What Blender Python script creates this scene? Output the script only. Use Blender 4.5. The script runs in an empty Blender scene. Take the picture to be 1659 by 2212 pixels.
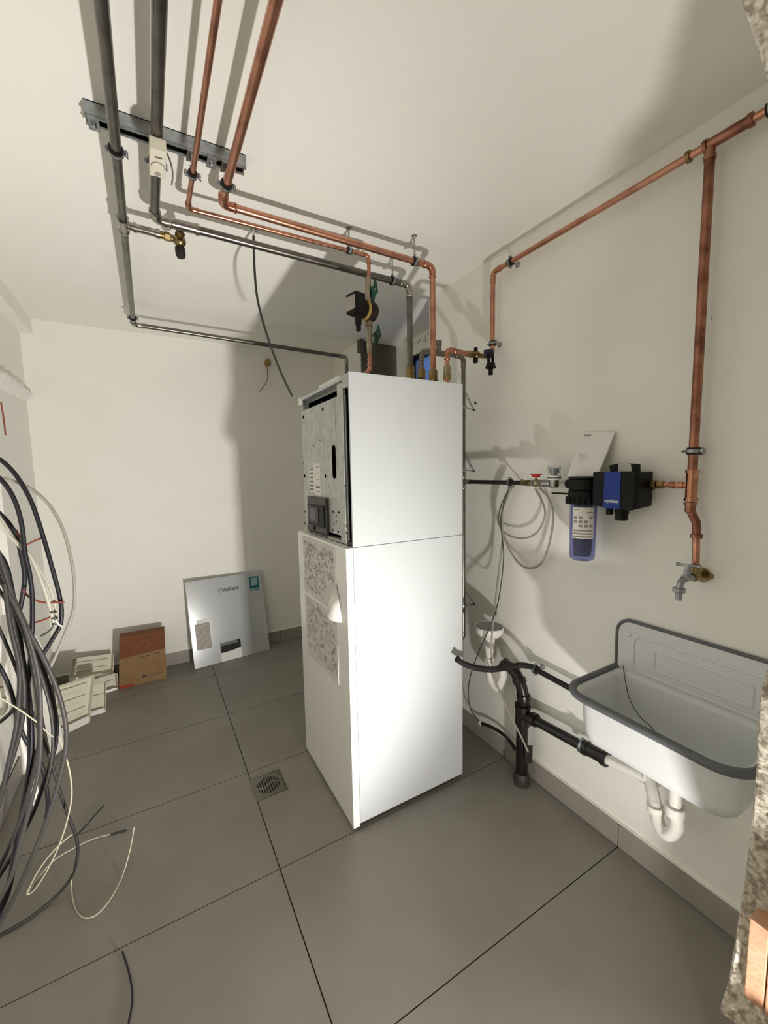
import bpy, math, random
from mathutils import Vector, Matrix
random.seed(7)
V = Vector
SC = bpy.context.scene
COL = SC.collection
# ------------------------------------------------------------------ camera
PW, PH, F = 1659.0, 2212.0, 886.385
CAM = V((-1.5697, -0.0510, 1.5408)); YAW, PIT, ROL = 0.5177, -0.0995, -0.0188
_f = V((math.sin(YAW)*math.cos(PIT), math.cos(YAW)*math.cos(PIT), math.sin(PIT)))
_r = V((math.cos(YAW), -math.sin(YAW), 0)); _u = _r.cross(_f)
_r, _u = _r*math.cos(ROL)+_u*math.sin(ROL), -_r*math.sin(ROL)+_u*math.cos(ROL)
cd = bpy.data.cameras.new('camera'); cam = bpy.data.objects.new('camera', cd); COL.objects.link(cam)
cd.sensor_fit = 'HORIZONTAL'; cd.sensor_width = 36; cd.lens = F/PW*36; cd.clip_start = 0.02
mw = Matrix((_r, _u, -_f)).transposed().to_4x4(); mw.translation = CAM; cam.matrix_world = mw
SC.camera = cam
# ------------------------------------------------------------------ world, lamps, exposure
SC.view_settings.view_transform = 'Standard'; SC.view_settings.look = 'None'
SC.cycles.diffuse_bounces = 9
SC.view_settings.gamma = 1; SC.view_settings.use_curve_mapping = False
SC.view_settings.exposure = 0.24
w = bpy.data.worlds.new('dusk_sky'); SC.world = w; w.use_nodes = True
w.node_tree.nodes['Background'].inputs[0].default_value = (0.19, 0.33, 0.74, 1)
w.node_tree.nodes['Background'].inputs[1].default_value = 0.40
def area(name, loc, target, size, power, color):
    l = bpy.data.lights.new(name, 'AREA'); l.shape = 'DISK'; l.size = size; l.energy = power; l.color = color
    o = bpy.data.objects.new(name, l); COL.objects.link(o); o.location = loc
    o.rotation_euler = (V(target)-V(loc)).to_track_quat('-Z', 'Y').to_euler(); return o
# the work lamp on the floor of the doorway, behind the photographer
LAMP = (-0.89, -0.12, 0.13); LCOL = (1.0, 0.955, 0.915)
area('work_lamp_light', LAMP, (-1.3, 1.1, 1.6), 0.10, 20, LCOL)
# added spot at the lamp's place, aimed left to brighten the back wall
sl = bpy.data.lights.new('added_balance_spot', 'SPOT'); sl.energy = 190; sl.color = LCOL; sl.shadow_soft_size = .05; sl.spot_size = math.radians(92); sl.spot_blend = 1
so = bpy.data.objects.new('added_balance_spot', sl); COL.objects.link(so); so.location = LAMP
so.rotation_euler = (V((-2.3, 3.6, 2.3))-V(LAMP)).to_track_quat('-Z', 'Y').to_euler()
# ------------------------------------------------------------------ helpers
H = 2.598; YB = 3.60; XL = -2.25
def ray(x, y): return _f+_r*((x-PW/2)/F)-_u*((y-PH/2)/F)
def at(x, y, ax, val):
    v = ray(x, y); i = 'xyz'.index(ax); return CAM+v*((val-CAM[i])/v[i])
def hx(c): return tuple(((int(c[i:i+2], 16)/255)**2.2) for i in (0, 2, 4))+(1,)
WL = {}
def props(o, label=None, cat=None, group=None, kind=None):
    if label: o['label'] = label
    if cat: o['category'] = cat
    if group: o['group'] = group
    if kind: o['kind'] = kind
    return o
def thing(name, label, cat, loc, group=None):
    o = bpy.data.objects.new(name, None); COL.objects.link(o); o.location = loc; o.empty_display_size = .05
    WL[o.name] = V(loc); return props(o, label, cat, group)
def frame(d, up=(0, 0, 1)):
    d = V(d).normalized(); up = V(up)
    if abs(d.dot(up)) > .98: up = V((0, 1, 0)) if abs(d.y) < .9 else V((1, 0, 0))
    a = up.cross(d).normalized(); b = d.cross(a); return a, b, d
class MB:
    def __init__(s): s.v = []; s.f = []
    def add(s, vs, fs):
        n = len(s.v); s.v += [V(p) for p in vs]; s.f += [tuple(i+n for i in q) for q in fs]; return s
    def box(s, lo, hi, M=None):
        x0, y0, z0 = lo; x1, y1, z1 = hi
        vs = [V(p) for p in ((x0,y0,z0),(x1,y0,z0),(x1,y1,z0),(x0,y1,z0),(x0,y0,z1),(x1,y0,z1),(x1,y1,z1),(x0,y1,z1))]
        if M: vs = [M@p for p in vs]
        return s.add(vs, [(0,3,2,1),(4,5,6,7),(0,1,5,4),(1,2,6,5),(2,3,7,6),(3,0,4,7)])
    def tube(s, pts, r, seg=12, cap=True, closed=False):
        pts = [V(p) for p in pts]; n = len(pts); rs = r if isinstance(r, (list, tuple)) else [r]*n
        vs = []; a = None
        for i in range(n):
            if closed: d = pts[(i+1) % n]-pts[i-1]
            else: d = pts[min(i+1, n-1)]-pts[max(i-1, 0)]
            if d.length < 1e-9: d = V((0, 0, 1))
            d.normalize()
            if a is None: a = frame(d)[0]
            a = (a-d*a.dot(d))
            if a.length < 1e-6: a = frame(d)[0]
            a.normalize(); b = d.cross(a)
            for k in range(seg):
                t = 2*math.pi*k/seg; vs.append(pts[i]+(a*math.cos(t)+b*math.sin(t))*rs[i])
        fs = []
        for i in range(n if closed else n-1):
            j = (i+1) % n
            for k in range(seg):
                l = (k+1) % seg; fs.append((i*seg+k, i*seg+l, j*seg+l, j*seg+k))
        if cap and not closed: fs += [tuple(range(seg-1, -1, -1)), tuple((n-1)*seg+k for k in range(seg))]
        return s.add(vs, fs)
    def lathe(s, prof, o, d=(0, 0, 1), seg=20, closed=False, capped=True):
        a, b, d = frame(d); o = V(o); vs = []
        for (r, h) in prof:
            for k in range(seg):
                t = 2*math.pi*k/seg; vs.append(o+d*h+(a*math.cos(t)+b*math.sin(t))*r)
        n = len(prof); fs = []
        for i in range(n if closed else n-1):
            j = (i+1) % n
            for k in range(seg):
                l = (k+1) % seg; fs.append((i*seg+k, i*seg+l, j*seg+l, j*seg+k))
        if capped and not closed: fs += [tuple(range(seg-1, -1, -1)), tuple((n-1)*seg+k for k in range(seg))]
        return s.add(vs, fs)
    def ring(s, c, d, r0, r1, w, seg=20): return s.lathe([(r0, -w/2), (r1, -w/2), (r1, w/2), (r0, w/2)], c, d, seg, closed=True)
    def cyl(s, c, d, r, w, seg=16):
        b = min(r, w)*.12
        return s.lathe([(r-b, -w/2), (r, -w/2+b), (r, w/2-b), (r-b, w/2)], c, d, seg)
    def hexa(s, c, d, r, w): return s.lathe([(r, -w/2), (r, w/2)], c, d, 6)
    def prism(s, poly, ext):   # poly: 3D points in one plane, ext: vector
        n = len(poly); ext = V(ext); vs = [V(p) for p in poly]+[V(p)+ext for p in poly]
        fs = [tuple(range(n-1, -1, -1)), tuple(range(n, 2*n))]+[(i, (i+1) % n, (i+1) % n+n, i+n) for i in range(n)]
        return s.add(vs, fs)
    def sphere(s, c, r, seg=14, sc=(1, 1, 1)):
        vs = []; fs = []; n = 8
        for i in range(n+1):
            p = math.pi*(i+.02)/(n+.04)
            for k in range(seg):
                t = 2*math.pi*k/seg
                vs.append(V(c)+V((math.sin(p)*math.cos(t)*sc[0], math.sin(p)*math.sin(t)*sc[1], math.cos(p)*sc[2]))*r)
        for i in range(n):
            for k in range(seg):
                l = (k+1) % seg; fs.append((i*seg+k, i*seg+l, (i+1)*seg+l, (i+1)*seg+k))
        return s.add(vs, fs)
    def build(s, name, m, parent=None, label=None, smooth=True, bevel=0, origin=None, ang=40, **kw):
        me = bpy.data.meshes.new(name)
        if parent is not None: o0 = WL[parent.name]
        elif origin is not None: o0 = V(origin)
        else:
            xs = [p.x for p in s.v]; ys = [p.y for p in s.v]; zs = [p.z for p in s.v]
            o0 = V(((min(xs)+max(xs))/2, (min(ys)+max(ys))/2, min(zs)))
        me.from_pydata([p-o0 for p in s.v], [], s.f); me.materials.append(m)
        import bmesh
        bm = bmesh.new(); bm.from_mesh(me); bmesh.ops.recalc_face_normals(bm, faces=bm.faces); bm.to_mesh(me); bm.free()
        if smooth:
            for p in me.polygons: p.use_smooth = True
            me.set_sharp_from_angle(angle=math.radians(ang))
        ob = bpy.data.objects.new(name, me); COL.objects.link(ob)
        if parent is not None: ob.parent = parent; WL[ob.name] = o0
        else: ob.location = o0; WL[ob.name] = o0
        if bevel:
            b = ob.modifiers.new('bevel', 'BEVEL'); b.width = bevel; b.segments = 2; b.limit_method = 'ANGLE'
        return props(ob, label, **kw)
def smooth_path(pts, n=6):
    pts = [V(p) for p in pts]; out = []
    for i in range(len(pts)-1):
        p0 = pts[max(i-1, 0)]; p1 = pts[i]; p2 = pts[i+1]; p3 = pts[min(i+2, len(pts)-1)]
        for k in range(n):
            t = k/n
            out.append(.5*((2*p1)+(p2-p0)*t+(2*p0-5*p1+4*p2-p3)*t*t+(3*p1-p0-3*p2+p3)*t**3))
    out.append(pts[-1]); return out
# ------------------------------------------------------------------ materials
def mat(name, col, rough=.5, metal=0, col2=None, nscale=8, namt=.5, bump=0, bscale=200, trans=0, ior=1.45, emit=None, estr=1, detail=4, spec=None, coat=0, thr=None):
    m = bpy.data.materials.new(name); m.use_nodes = True; nt = m.node_tree; b = nt.nodes['Principled BSDF']
    c = hx(col) if isinstance(col, str) else col
    b.inputs['Base Color'].default_value = c; b.inputs['Roughness'].default_value = rough; b.inputs['Metallic'].default_value = metal
    b.inputs['Transmission Weight'].default_value = trans; b.inputs['IOR'].default_value = ior
    if spec is not None: b.inputs['Specular IOR Level'].default_value = spec
    if coat: b.inputs['Coat Weight'].default_value = coat
    if emit: b.inputs['Emission Color'].default_value = hx(emit); b.inputs['Emission Strength'].default_value = estr
    if col2 or bump:
        tc = nt.nodes.new('ShaderNodeTexCoord')
    if col2:
        n = nt.nodes.new('ShaderNodeTexNoise'); n.inputs['Scale'].default_value = nscale; n.inputs['Detail'].default_value = detail
        cr = nt.nodes.new('ShaderNodeValToRGB'); lo, hi = thr or (.5-.5*namt, .5+.5*namt)
        cr.color_ramp.elements[0].position = lo; cr.color_ramp.elements[1].position = hi
        cr.color_ramp.elements[0].color = c; cr.color_ramp.elements[1].color = hx(col2)
        nt.links.new(tc.outputs['Object'], n.inputs['Vector']); nt.links.new(n.outputs['Fac'], cr.inputs['Fac']); nt.links.new(cr.outputs['Color'], b.inputs['Base Color'])
    if bump:
        n2 = nt.nodes.new('ShaderNodeTexNoise'); n2.inputs['Scale'].default_value = bscale; n2.inputs['Detail'].default_value = 3
        bp = nt.nodes.new('ShaderNodeBump'); bp.inputs['Strength'].default_value = bump; bp.inputs['Distance'].default_value = .002
        nt.links.new(tc.outputs['Object'], n2.inputs['Vector']); nt.links.new(n2.outputs['Fac'], bp.inputs['Height']); nt.links.new(bp.outputs['Normal'], b.inputs['Normal'])
    return m
WALL = mat('wall_plaster', 'e9e8e0', .9, col2='eeede6', nscale=3, bump=.55, bscale=170)
CEIL = mat('ceiling_plaster', 'e9e8e0', .9, col2='eeede6', nscale=2, bump=.35, bscale=150)
TILE = mat('concrete_tile', '7e7971', .42, col2='8f8a82', nscale=3.2, namt=.6, bump=.08, bscale=60, detail=8)
BASE = mat('baseboard_tile', '8f8a82', .45, col2='9b968f', nscale=4, bump=.05, bscale=60)
GROUT = mat('dark_grout', '38352f', .9, col2='46423b', nscale=60)
ROUGH = mat('broken_mortar', '8a8171', .95, col2='cac3b3', nscale=105, thr=(.38, .60), bump=1, bscale=110, detail=8)
BRICK = mat('orange_brick', 'b88464', .9, col2='cfa688', nscale=9, bump=.7, bscale=70)
COPPER = mat('copper', 'c69078', .3, 1, col2='96665a', nscale=14, thr=(.45, .75))
COPDULL = mat('aged_copper', 'a87662', .38, 1, col2='7c5446', nscale=16, thr=(.42, .66))
COPFIT = mat('copper_fitting', 'cd957a', .22, 1, col2='a36c56', nscale=30)
STEEL = mat('dull_steel', '8c8880', .32, 1, col2='6c6660', nscale=22)
DKSTEEL = mat('dark_steel', '827e79', .32, 1, col2='625e5a', nscale=14)
SHINY = mat('bright_steel', 'b5b2aa', .22, 1, col2='8f8b84', nscale=30)
ZINC = mat('zinc_sheet', 'c4c6c2', .45, .55, col2='aeb2ae', nscale=26, namt=.3)
ZINCB = mat('zinc_bracket', 'a9adb0', .35, .9, col2='84888a', nscale=40)
BRASS = mat('brass', 'a08c60', .32, 1, col2='756544', nscale=30)
NICKEL = mat('nickel_brass', 'aaa08a', .32, 1, col2='8b8270', nscale=30)
RUBBER = mat('black_rubber', '141212', .7, col2='1c1a1a', nscale=40)
BLACK = mat('black_plastic', '0b0a0a', .5, col2='110f0f', nscale=30, spec=.3)
BLKPIPE = mat('black_drain_plastic', '161413', .32, col2='24201e', nscale=20)
BLKINS = mat('black_foam', '1a1918', .75, col2='2a2826', nscale=40)
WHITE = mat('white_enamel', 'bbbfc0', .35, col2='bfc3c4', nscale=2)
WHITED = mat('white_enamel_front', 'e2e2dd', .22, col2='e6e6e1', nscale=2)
SINKW = mat('sink_enamel', 'd4d7d7', .2, col2='d9dcdc', nscale=3)
SINKR = mat('grey_rim_rubber', '595c5f', .45, col2='63666a', nscale=20)
PVC = mat('white_pvc', 'dedcd4', .35, col2='e6e4dd', nscale=5)
CREAM = mat('cream_plastic', 'cfcab8', .5, col2='d8d3c2', nscale=6)
GREYC = mat('grey_cable', '403e3c', .5, col2='494744', nscale=30)
DGREYC = mat('dark_grey_cable', '2f2d2c', .55, col2='373533', nscale=30)
BLKC = mat('black_cable', '191920', .5, col2='222228', nscale=30)
LGREYC = mat('light_grey_cable', '8f8a81', .5, col2='99948b', nscale=30)
BEIGEC = mat('beige_cable', 'b5b0a2', .5, col2='beb9ab', nscale=30)
CREAMC = mat('cream_wire', 'b7b39c', .5, col2='c0bca6', nscale=30)
REDBR = mat('red_brown_wire', '7c4030', .5, col2='884a38', nscale=30)
PAPER = mat('white_paper', 'e2e1dc', .7, col2='e6e5e0', nscale=5)
SHEET = mat('printed_sheet', 'c9c5bf', .5, col2='cfcbc5', nscale=6)
INK = mat('grey_ink', '84817c', .8, col2='7b7874', nscale=50)
INKD = mat('dark_ink', '3a3938', .8, col2='454443', nscale=50)
RED = mat('red_plastic', 'b01810', .4, col2='c02018', nscale=20)
HOLE = mat('dark_hole', '050505', 1, spec=0)
GREEN = mat('green_handle', '083a2a', .45, col2='0b4432', nscale=20)
BLUE = mat('blue_label', '12327e', .35, col2='163a90', nscale=12)
NAVY = mat('navy_plastic', '10142c', .4, col2='181c38', nscale=20)
BLUEGL = mat('blue_clear_plastic', (0.50, 0.52, 0.80, 1), .08, trans=.92, ior=1.2)
CARTR = mat('filter_cartridge', '262433', .7, col2='1c1a28', nscale=20)
GLASS = mat('clear_glass', (.95, .97, .97, 1), .03, trans=1, ior=1.3)
TEAL = mat('teal_sticker', '0c5f66', .5, col2='106870', nscale=10)
TEALL = mat('pale_teal_print', '8fb4b4', .6, col2='9abdbd', nscale=60)
CARD = mat('cardboard', '806545', .85, col2='896d4c', nscale=12)
CARDD = mat('orange_print', '6c4229', .85, col2='744a31', nscale=20)
CARDR = mat('red_print', '8c3322', .85, col2='98402c', nscale=20)
FOAM = mat('yellow_foam', 'a08752', .9, col2='88703e', nscale=60, bump=1, bscale=90)
STAIN = mat('silver_panel', 'c3c7c8', .16, .35, col2='c8cccc', nscale=3)
INOX = mat('stainless_drain', '96928a', .3, 1, col2='7c7870', nscale=30)
DGREY = mat('dark_grey_plastic', '3a3937', .45, col2='42413f', nscale=20)
MGREY = mat('grey_display', '5b5b58', .4, col2='646461', nscale=20)
WINGL = mat('window_glass', (.9, .93, 1, 1), .02, trans=1, ior=1.1)
WINFR = mat('window_frame_navy', '15172a', .4, col2='1b1d32', nscale=20)
# ------------------------------------------------------------------ setting
T1 = -1.2235; G0 = 1.432
def struct(name, mb, m, **kw): return mb.build(name, m, kind='structure', smooth=False, **kw)
fl = struct('floor', MB().box((-2.45, -1.9, -.06), (.36, 3.8, -.006)), GROUT, origin=(0, 0, 0))
xs = [XL-.02, T1, 0.02]; ys = [G0-.615-.6*3, G0-.615-.6*2, G0-.615-.6, G0-.615, G0, G0+.6, G0+1.2, G0+1.8, YB+.02]
DR = (-1.229, -1.077, 1.815, 1.975)   # floor drain
g = .0022
for i in range(2):
    for j in range(len(ys)-1):
        x0, x1, y0, y1 = xs[i]+g, xs[i+1]-g, ys[j]+g, ys[j+1]-g
        mb = MB()
        if x0 < DR[1]-.01 and x1 > DR[1] and y0 < DR[2] and y1 > DR[3]:
            mb.box((DR[1]+.002, y0, -.02), (x1, y1, 0)); mb.box((x0, y0, -.02), (DR[1]+.002, DR[2]-.002, 0)); mb.box((x0, DR[3]+.002, -.02), (DR[1]+.002, y1, 0))
        else: mb.box((x0, y0, -.02), (x1, y1, 0))
        mb.build('tile', TILE, fl, smooth=False)
MB().box((.02+g, 2.1, -.02), (.34, 3.04, 0)).build('tile', TILE, fl, smooth=False)
struct('ceiling', MB().box((-2.5, -1.9, H), (.6, 3.85, H+.15)), CEIL)
struct('wall_back', MB().box((-2.45, YB, -.05), (.2, YB+.2, H+.01)), WALL)
struct('wall_left', MB().box((XL-.2, -1.9, -.05), (XL, YB, H+.01)), WALL)
NY0, NY1, NX = 2.093, 3.045, .34
struct('wall_right', MB().box((0, -1.9, -.05), (.5, NY0, H+.01)).box((0, NY1, -.05), (.5, YB+.2, H+.01)), WALL)
WY0, WY1, WZ0, WZ1 = 2.22, 2.865, 1.15, 2.462
mb = MB().box((NX, NY0-.01, -.05), (.5, WY0, H+.01)).box((NX, WY1, -.05), (.5, NY1+.01, H+.01)).box((NX, WY0, -.05), (.5, WY1, WZ0)).box((NX, WY0, WZ1), (.5, WY1, H+.01))
nw = struct('wall_niche', mb, WALL)
wn = struct('window_1', MB().box((.355, WY0, WZ0), (.40, WY0+.035, WZ1)).box((.355, WY1-.035, WZ0), (.40, WY1, WZ1)).box((.355, WY0+.035, WZ0), (.40, WY1-.035, WZ0+.035)).box((.355, WY0+.035, WZ1-.03), (.40, WY1-.035, WZ1)), WINFR)
MB().box((.375, WY0+.035, WZ0+.035), (.38, WY1-.035, WZ1-.03)).build('pane', WINGL, wn, smooth=False)
struct('trim_6', MB().box((.004, NY1-.012, -.0), (NX-.002, NY1-.001, H-.002)), mat('niche_dark_grey', '5c574d', .95, col2='686257', nscale=9, bump=.6, bscale=80))  # thin dark grey panel over the far reveal of the niche
# pencilled notes above the window
mb = MB()
for k in range(22):
    y = 2.30+.025*k+random.uniform(-.006, .006); z = 2.525+random.uniform(-.02, .02)+(.015 if k % 5 else 0)
    mb.tube([(NX-.0005, y, z), (NX-.0005, y+random.uniform(-.012, .012), z+random.uniform(-.022, .022)), (NX-.0005, y+random.uniform(-.02, .02), z+random.uniform(-.012, .022))], .0016, 4)
mb.build('pencil_note', INKD, nw, kind='stuff', smooth=False)
struct('trim_1', MB().box((-.028, 2.985, 2.50), (.0, 3.045, H)), bpy.data.materials['niche_dark_grey'])           # small dark grey block beside the window niche
struct('trim_2', MB().box((XL, .2, 2.502), (XL+.066, YB, H)), WALL)      # soffit along the left wall
# baseboards
bb = struct('baseboard_right', MB().box((-.006, .26, .001), (0, NY0, .104)), GROUT, origin=(0, .26, 0))
for a, b in ((.26, .8155), (.8185, 1.4305), (1.4335, NY0)): MB().box((-.011, a, .002), (-.005, b, .105)).build('baseboard_tile', BASE, bb, smooth=False, bevel=.001)
MB().box((-.010, .26, .1052), (.0, NY0, .1095)).build('sealant', WALL, bb, smooth=False)
bk = struct('baseboard_back', MB().box((XL, YB-.006, .001), (0, YB, .104)), GROUT, origin=(XL, YB, 0))
for a, b in ((XL, -1.835), (-1.832, -1.225), (-1.222, -.612), (-.609, 0)): MB().box((a, YB-.011, .002), (b, YB-.005, .105)).build('baseboard_tile', BASE, bk, smooth=False, bevel=.001)
MB().box((XL, YB-.009, .1052), (0, YB, .109)).build('sealant', WALL, bk, smooth=False)
bl = struct('baseboard_left', MB().box((XL, .26, .001), (XL+.006, YB-.012, .104)), GROUT, origin=(XL, .26, 0))
for k in range(6):
    a = .26+.6*k; MB().box((XL+.005, a+.002, .002), (XL+.011, min(a+.598, YB-.013), .105)).build('baseboard_tile', BASE, bl, smooth=False, bevel=.001)
# front wall with the rough opening the photograph is taken through
YF = .235
struct('wall_front', MB().box((-.47, -.10, -.05), (0, YF-.004, H)).box((XL, -.10, -.05), (-1.88, YF-.004, H)).box((-1.88, -.10, 2.19), (-.47, YF-.004, H)), WALL)
edge = sorted([(p.z, p.x) for p in (at(1659, 1440, 'y', YF), at(1640, 1500, 'y', YF), at(1634, 1600, 'y', YF), at(1629, 1700, 'y', YF), at(1617, 1830, 'y', YF), at(1598, 1960, 'y', YF), at(1588, 2020, 'y', YF), at(1574, 2110, 'y', YF), at(1545, 2212, 'y', YF))])
edge = [(-.01, -.49), (.36, -.50), (.5, -.57)]+edge+[(1.6, -.645), (2.0, -.655), (2.19, -.70)]  # unseen jamb foot set back in shape to let lamp light past
def ex(z):
    for (a, xa), (b, xb) in zip(edge, edge[1:]):
        if a <= z <= b: return xa+(xb-xa)*(z-a)/(b-a)
    return edge[-1][1]
from mathutils import noise as NZ
def nz(p, s): return NZ.noise(V(p)*s)
NR, prof = 300, [(.19, YF-.0045, 0), (.02, YF, 0), (.004, YF, .3), (0, YF-.004, 1), (.002, YF-.010, 1), (.003, YF-.018, 1)]+[(.004, YF-.025-.0125*k, 1.6) for k in range(24)]
mb = MB(); vs = []; fs = []
for i in range(NR+1):
    z = 2.2*i/NR; e = ex(z)
    for (dx, y, a) in prof:
        p = V((e+dx, y, z)); d = (nz(p, 22)*.006+nz(p, 60)*.005+nz(p, 140)*.003)*a
        vs.append(V((p.x+d, p.y+(nz(p+V((5, 5, 5)), 70)*.002*a if y < YF-.001 else 0), z)))
n = len(prof)
for i in range(NR):
    for k in range(n-1): fs.append((i*n+k, i*n+k+1, (i+1)*n+k+1, (i+1)*n+k))
mb.add(vs, fs); jm = mb.build('trim_3', ROUGH, kind='structure', label='rough broken masonry edge of the opening')
# lintel edge
pA = at(1600, 0, 'y', YF); pB = at(1659, 180, 'y', YF)
mb = MB(); vs = []; fs = []; NR2 = 160
for i in range(NR2+1):
    x = -.60+(-1.28)*i/NR2
    zz = 2.04 if x > -.66 else (pB.z+(x-pB.x)/(pA.x-pB.x)*(pA.z-pB.z)); zz = min(zz, 2.185); zz = max(zz, 2.03)
    for (dz, y, a) in prof:
        p = V((x, y, zz+dz*.8)); d = (nz(p, 22)*.008+nz(p, 60)*.006)*a; vs.append(V((x, y, p.z+d)))
for i in range(NR2):
    for k in range(n-1): fs.append((i*n+k, i*n+k+1, (i+1)*n+k+1, (i+1)*n+k))
mb.add(vs, fs); mb.build('trim_4', ROUGH, kind='structure')
# orange hollow bricks showing in the reveal
for k, (z0, z1) in enumerate(((.02, .24), (.255, .475), (.49, .71), (1.32, 1.5))):
    xm = ex((z0+z1)/2); mb = MB()
    y1 = YF-.024-(.0 if k < 3 else .02)
    for q in range(8): mb.box((xm-.010-.0015*(q % 2), y1-.030*q-.028, z0), (xm+.05, y1-.030*q, z1))
    mb.build('brick', BRICK, jm, smooth=False, bevel=.002)
# corridor behind the photographer
struct('wall_corridor', MB().box((-2.45, -2.0, -.05), (.5, -1.8, H)), WALL)
# ------------------------------------------------------------------ boiler
XF, YBL, ZS, BD, BW, BH = -.9047, 1.4304, 1.2352, .6035, .611, 1.9279
XU = XF+.0328; XR = XF+BD; Y1 = YBL+BW
bo = thing('boiler', 'tall white floor-standing boiler cabinet with its upper front open', 'boiler', (XF+.3, YBL+.3, 0))
MB().box((XU+.01, YBL+.012, .02), (XR-.01, Y1-.012, ZS-.002)).build('lower_body', ZINC, bo, smooth=False)
MB().box((XU+.05, YBL+.012, ZS), (XR-.01, Y1-.012, BH-.03)).build('upper_body', HOLE, bo, smooth=False)
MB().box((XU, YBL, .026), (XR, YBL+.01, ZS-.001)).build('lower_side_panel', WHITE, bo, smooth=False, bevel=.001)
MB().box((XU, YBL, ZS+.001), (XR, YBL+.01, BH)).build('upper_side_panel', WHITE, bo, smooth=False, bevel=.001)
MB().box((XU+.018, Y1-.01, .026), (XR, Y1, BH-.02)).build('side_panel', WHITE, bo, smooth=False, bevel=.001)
MB().box((XU+.05, YBL+.012, BH-.03), (XR-.005, Y1-.012, BH-.012)).build('top_plate', ZINC, bo, smooth=False)
MB().box((XR-.01, YBL+.01, .03), (XR, Y1-.01, BH-.01)).build('back_panel', ZINC, bo, smooth=False)
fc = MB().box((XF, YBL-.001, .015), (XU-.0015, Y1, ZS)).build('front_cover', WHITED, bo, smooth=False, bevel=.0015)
for a in (0, 1):
    for b in (0, 1): MB().cyl((XF+.08+a*.45, YBL+.06+b*.49, .0105), (0, 0, 1), .02, .021).build('foot', BLACK, bo)
MB().box((XF+.03, YBL+.02, .004), (XR-.02, Y1-.02, .024)).build('plinth', RUBBER, bo, smooth=False)
# upper front, metalwork
fp = MB().box((XU+.012, YBL+.115, ZS+.03), (XU+.016, Y1-.001, BH-.072)).build('front_plate', ZINC, bo, smooth=False)
MB().box((XU-.002, YBL+.063, ZS+.012), (XU+.014, YBL+.115, BH-.03)).build('side_flange', ZINC, bo, smooth=False, bevel=.002)
MB().box((XU+.004, YBL+.045, ZS+.03), (XU+.008, YBL+.054, BH-.08)).build('latch_rail', ZINCB, bo, smooth=False)
MB().box((XU+.010, Y1-.03, ZS+.004), (XU+.02, Y1-.004, ZS+.028)).box((XU+.002, YBL+.06, ZS+.002), (XU+.03, Y1-.01, ZS+.012)).build('lower_rail', ZINC, bo, smooth=False)
MB().box((XU, YBL+.07, BH-.022), (XU+.05, Y1-.002, BH-.010)).build('top_rail', WHITE, bo, smooth=False, bevel=.001)
MB().box((XU-.002, Y1-.03, BH-.042), (XU+.015, Y1+.001, BH-.004)).build('corner_clip', PVC, bo, smooth=False, bevel=.003)
MB().box((XU-.002, YBL+.012, BH-.055), (XU+.02, YBL+.062, BH-.004)).build('corner_clip', ZINC, bo, smooth=False, bevel=.003)
MB().box((XU+.03, YBL+.17, BH-.012), (XU+.09, YBL+.40, BH+.022)).build('top_clip', PVC, bo, smooth=False, bevel=.006)
sy, sz0, sz1 = 1.628, 1.512, 1.657
pts = []
for k in range(9): t = math.pi*k/8; pts.append((XU+.0115, sy+.019*math.cos(t), sz1-.014+.014*math.sin(t)))
for k in range(9): t = math.pi+math.pi*k/8; pts.append((XU+.0115, sy+.019*math.cos(t), sz0+.014+.014*math.sin(t)))
MB().prism(pts, (-.0008, 0, 0)).build('handle_slot', HOLE, fp, smooth=False)
for (px, py, r) in ((697, 884, .008), (655, 901, .008), (703, 1028, .008), (658, 1028, .009), (659, 1105, .006), (719, 1105, .005), (732, 1107, .005), (719, 1145, .005), (731, 1149, .005), (659, 1130, .006), (694, 868, .004), (691, 951, .004), (655, 1000, .004), (655, 1047, .004)):
    p = at(px, py, 'x', XU+.0112); MB().cyl(p, (1, 0, 0), r, .0012, 12).build('hole', HOLE if r > .0045 else INK, fp)
for (px, py) in ((677, 963), (709, 1051), (744, 847), (738, 855), (744, 1050), (752, 1145), (755, 1165), (650, 866)):
    p = at(px, py, 'x', XU-.001 if px > 735 else XU+.011); MB().cyl(p, (1, 0, 0), .005, .004, 10).build('screw', SHINY, fp)
a = at(705, 840, 'x', XU+.011); b = at(728, 945, 'x', XU+.011)
MB().box((XU+.0112, 1.60, 1.72), (XU+.0122, 1.602, 1.86)).box((XU+.0112, 1.60, 1.72), (XU+.0122, 1.66, 1.722)).build('pressed_line', ZINCB, fp, smooth=False)
# rating stickers
for (y0, y1, z0, z1) in ((1.80, 1.885, 1.43, 1.585), (1.885, 1.955, 1.445, 1.565)):
    st = MB().box((XU+.0108, y0, z0), (XU+.012, y1, z1)).build('rating_sticker', PAPER, fp, smooth=False)
mb = MB()
for k in range(6): mb.box((XU+.0102, 1.895, 1.552-.02*k), (XU+.0109, 1.945, 1.560-.02*k))
for k in range(3): mb.box((XU+.0102, 1.815, 1.565-.03*k), (XU+.0109, 1.855-.006*k, 1.568-.03*k))
mb.box((XU+.0102, 1.81, 1.465), (XU+.0109, 1.86, 1.475)); mb.box((XU+.0102, 1.81, 1.447), (XU+.0109, 1.85, 1.45))
mb.build('sticker_print', INK, fp, kind='stuff', smooth=False)
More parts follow.
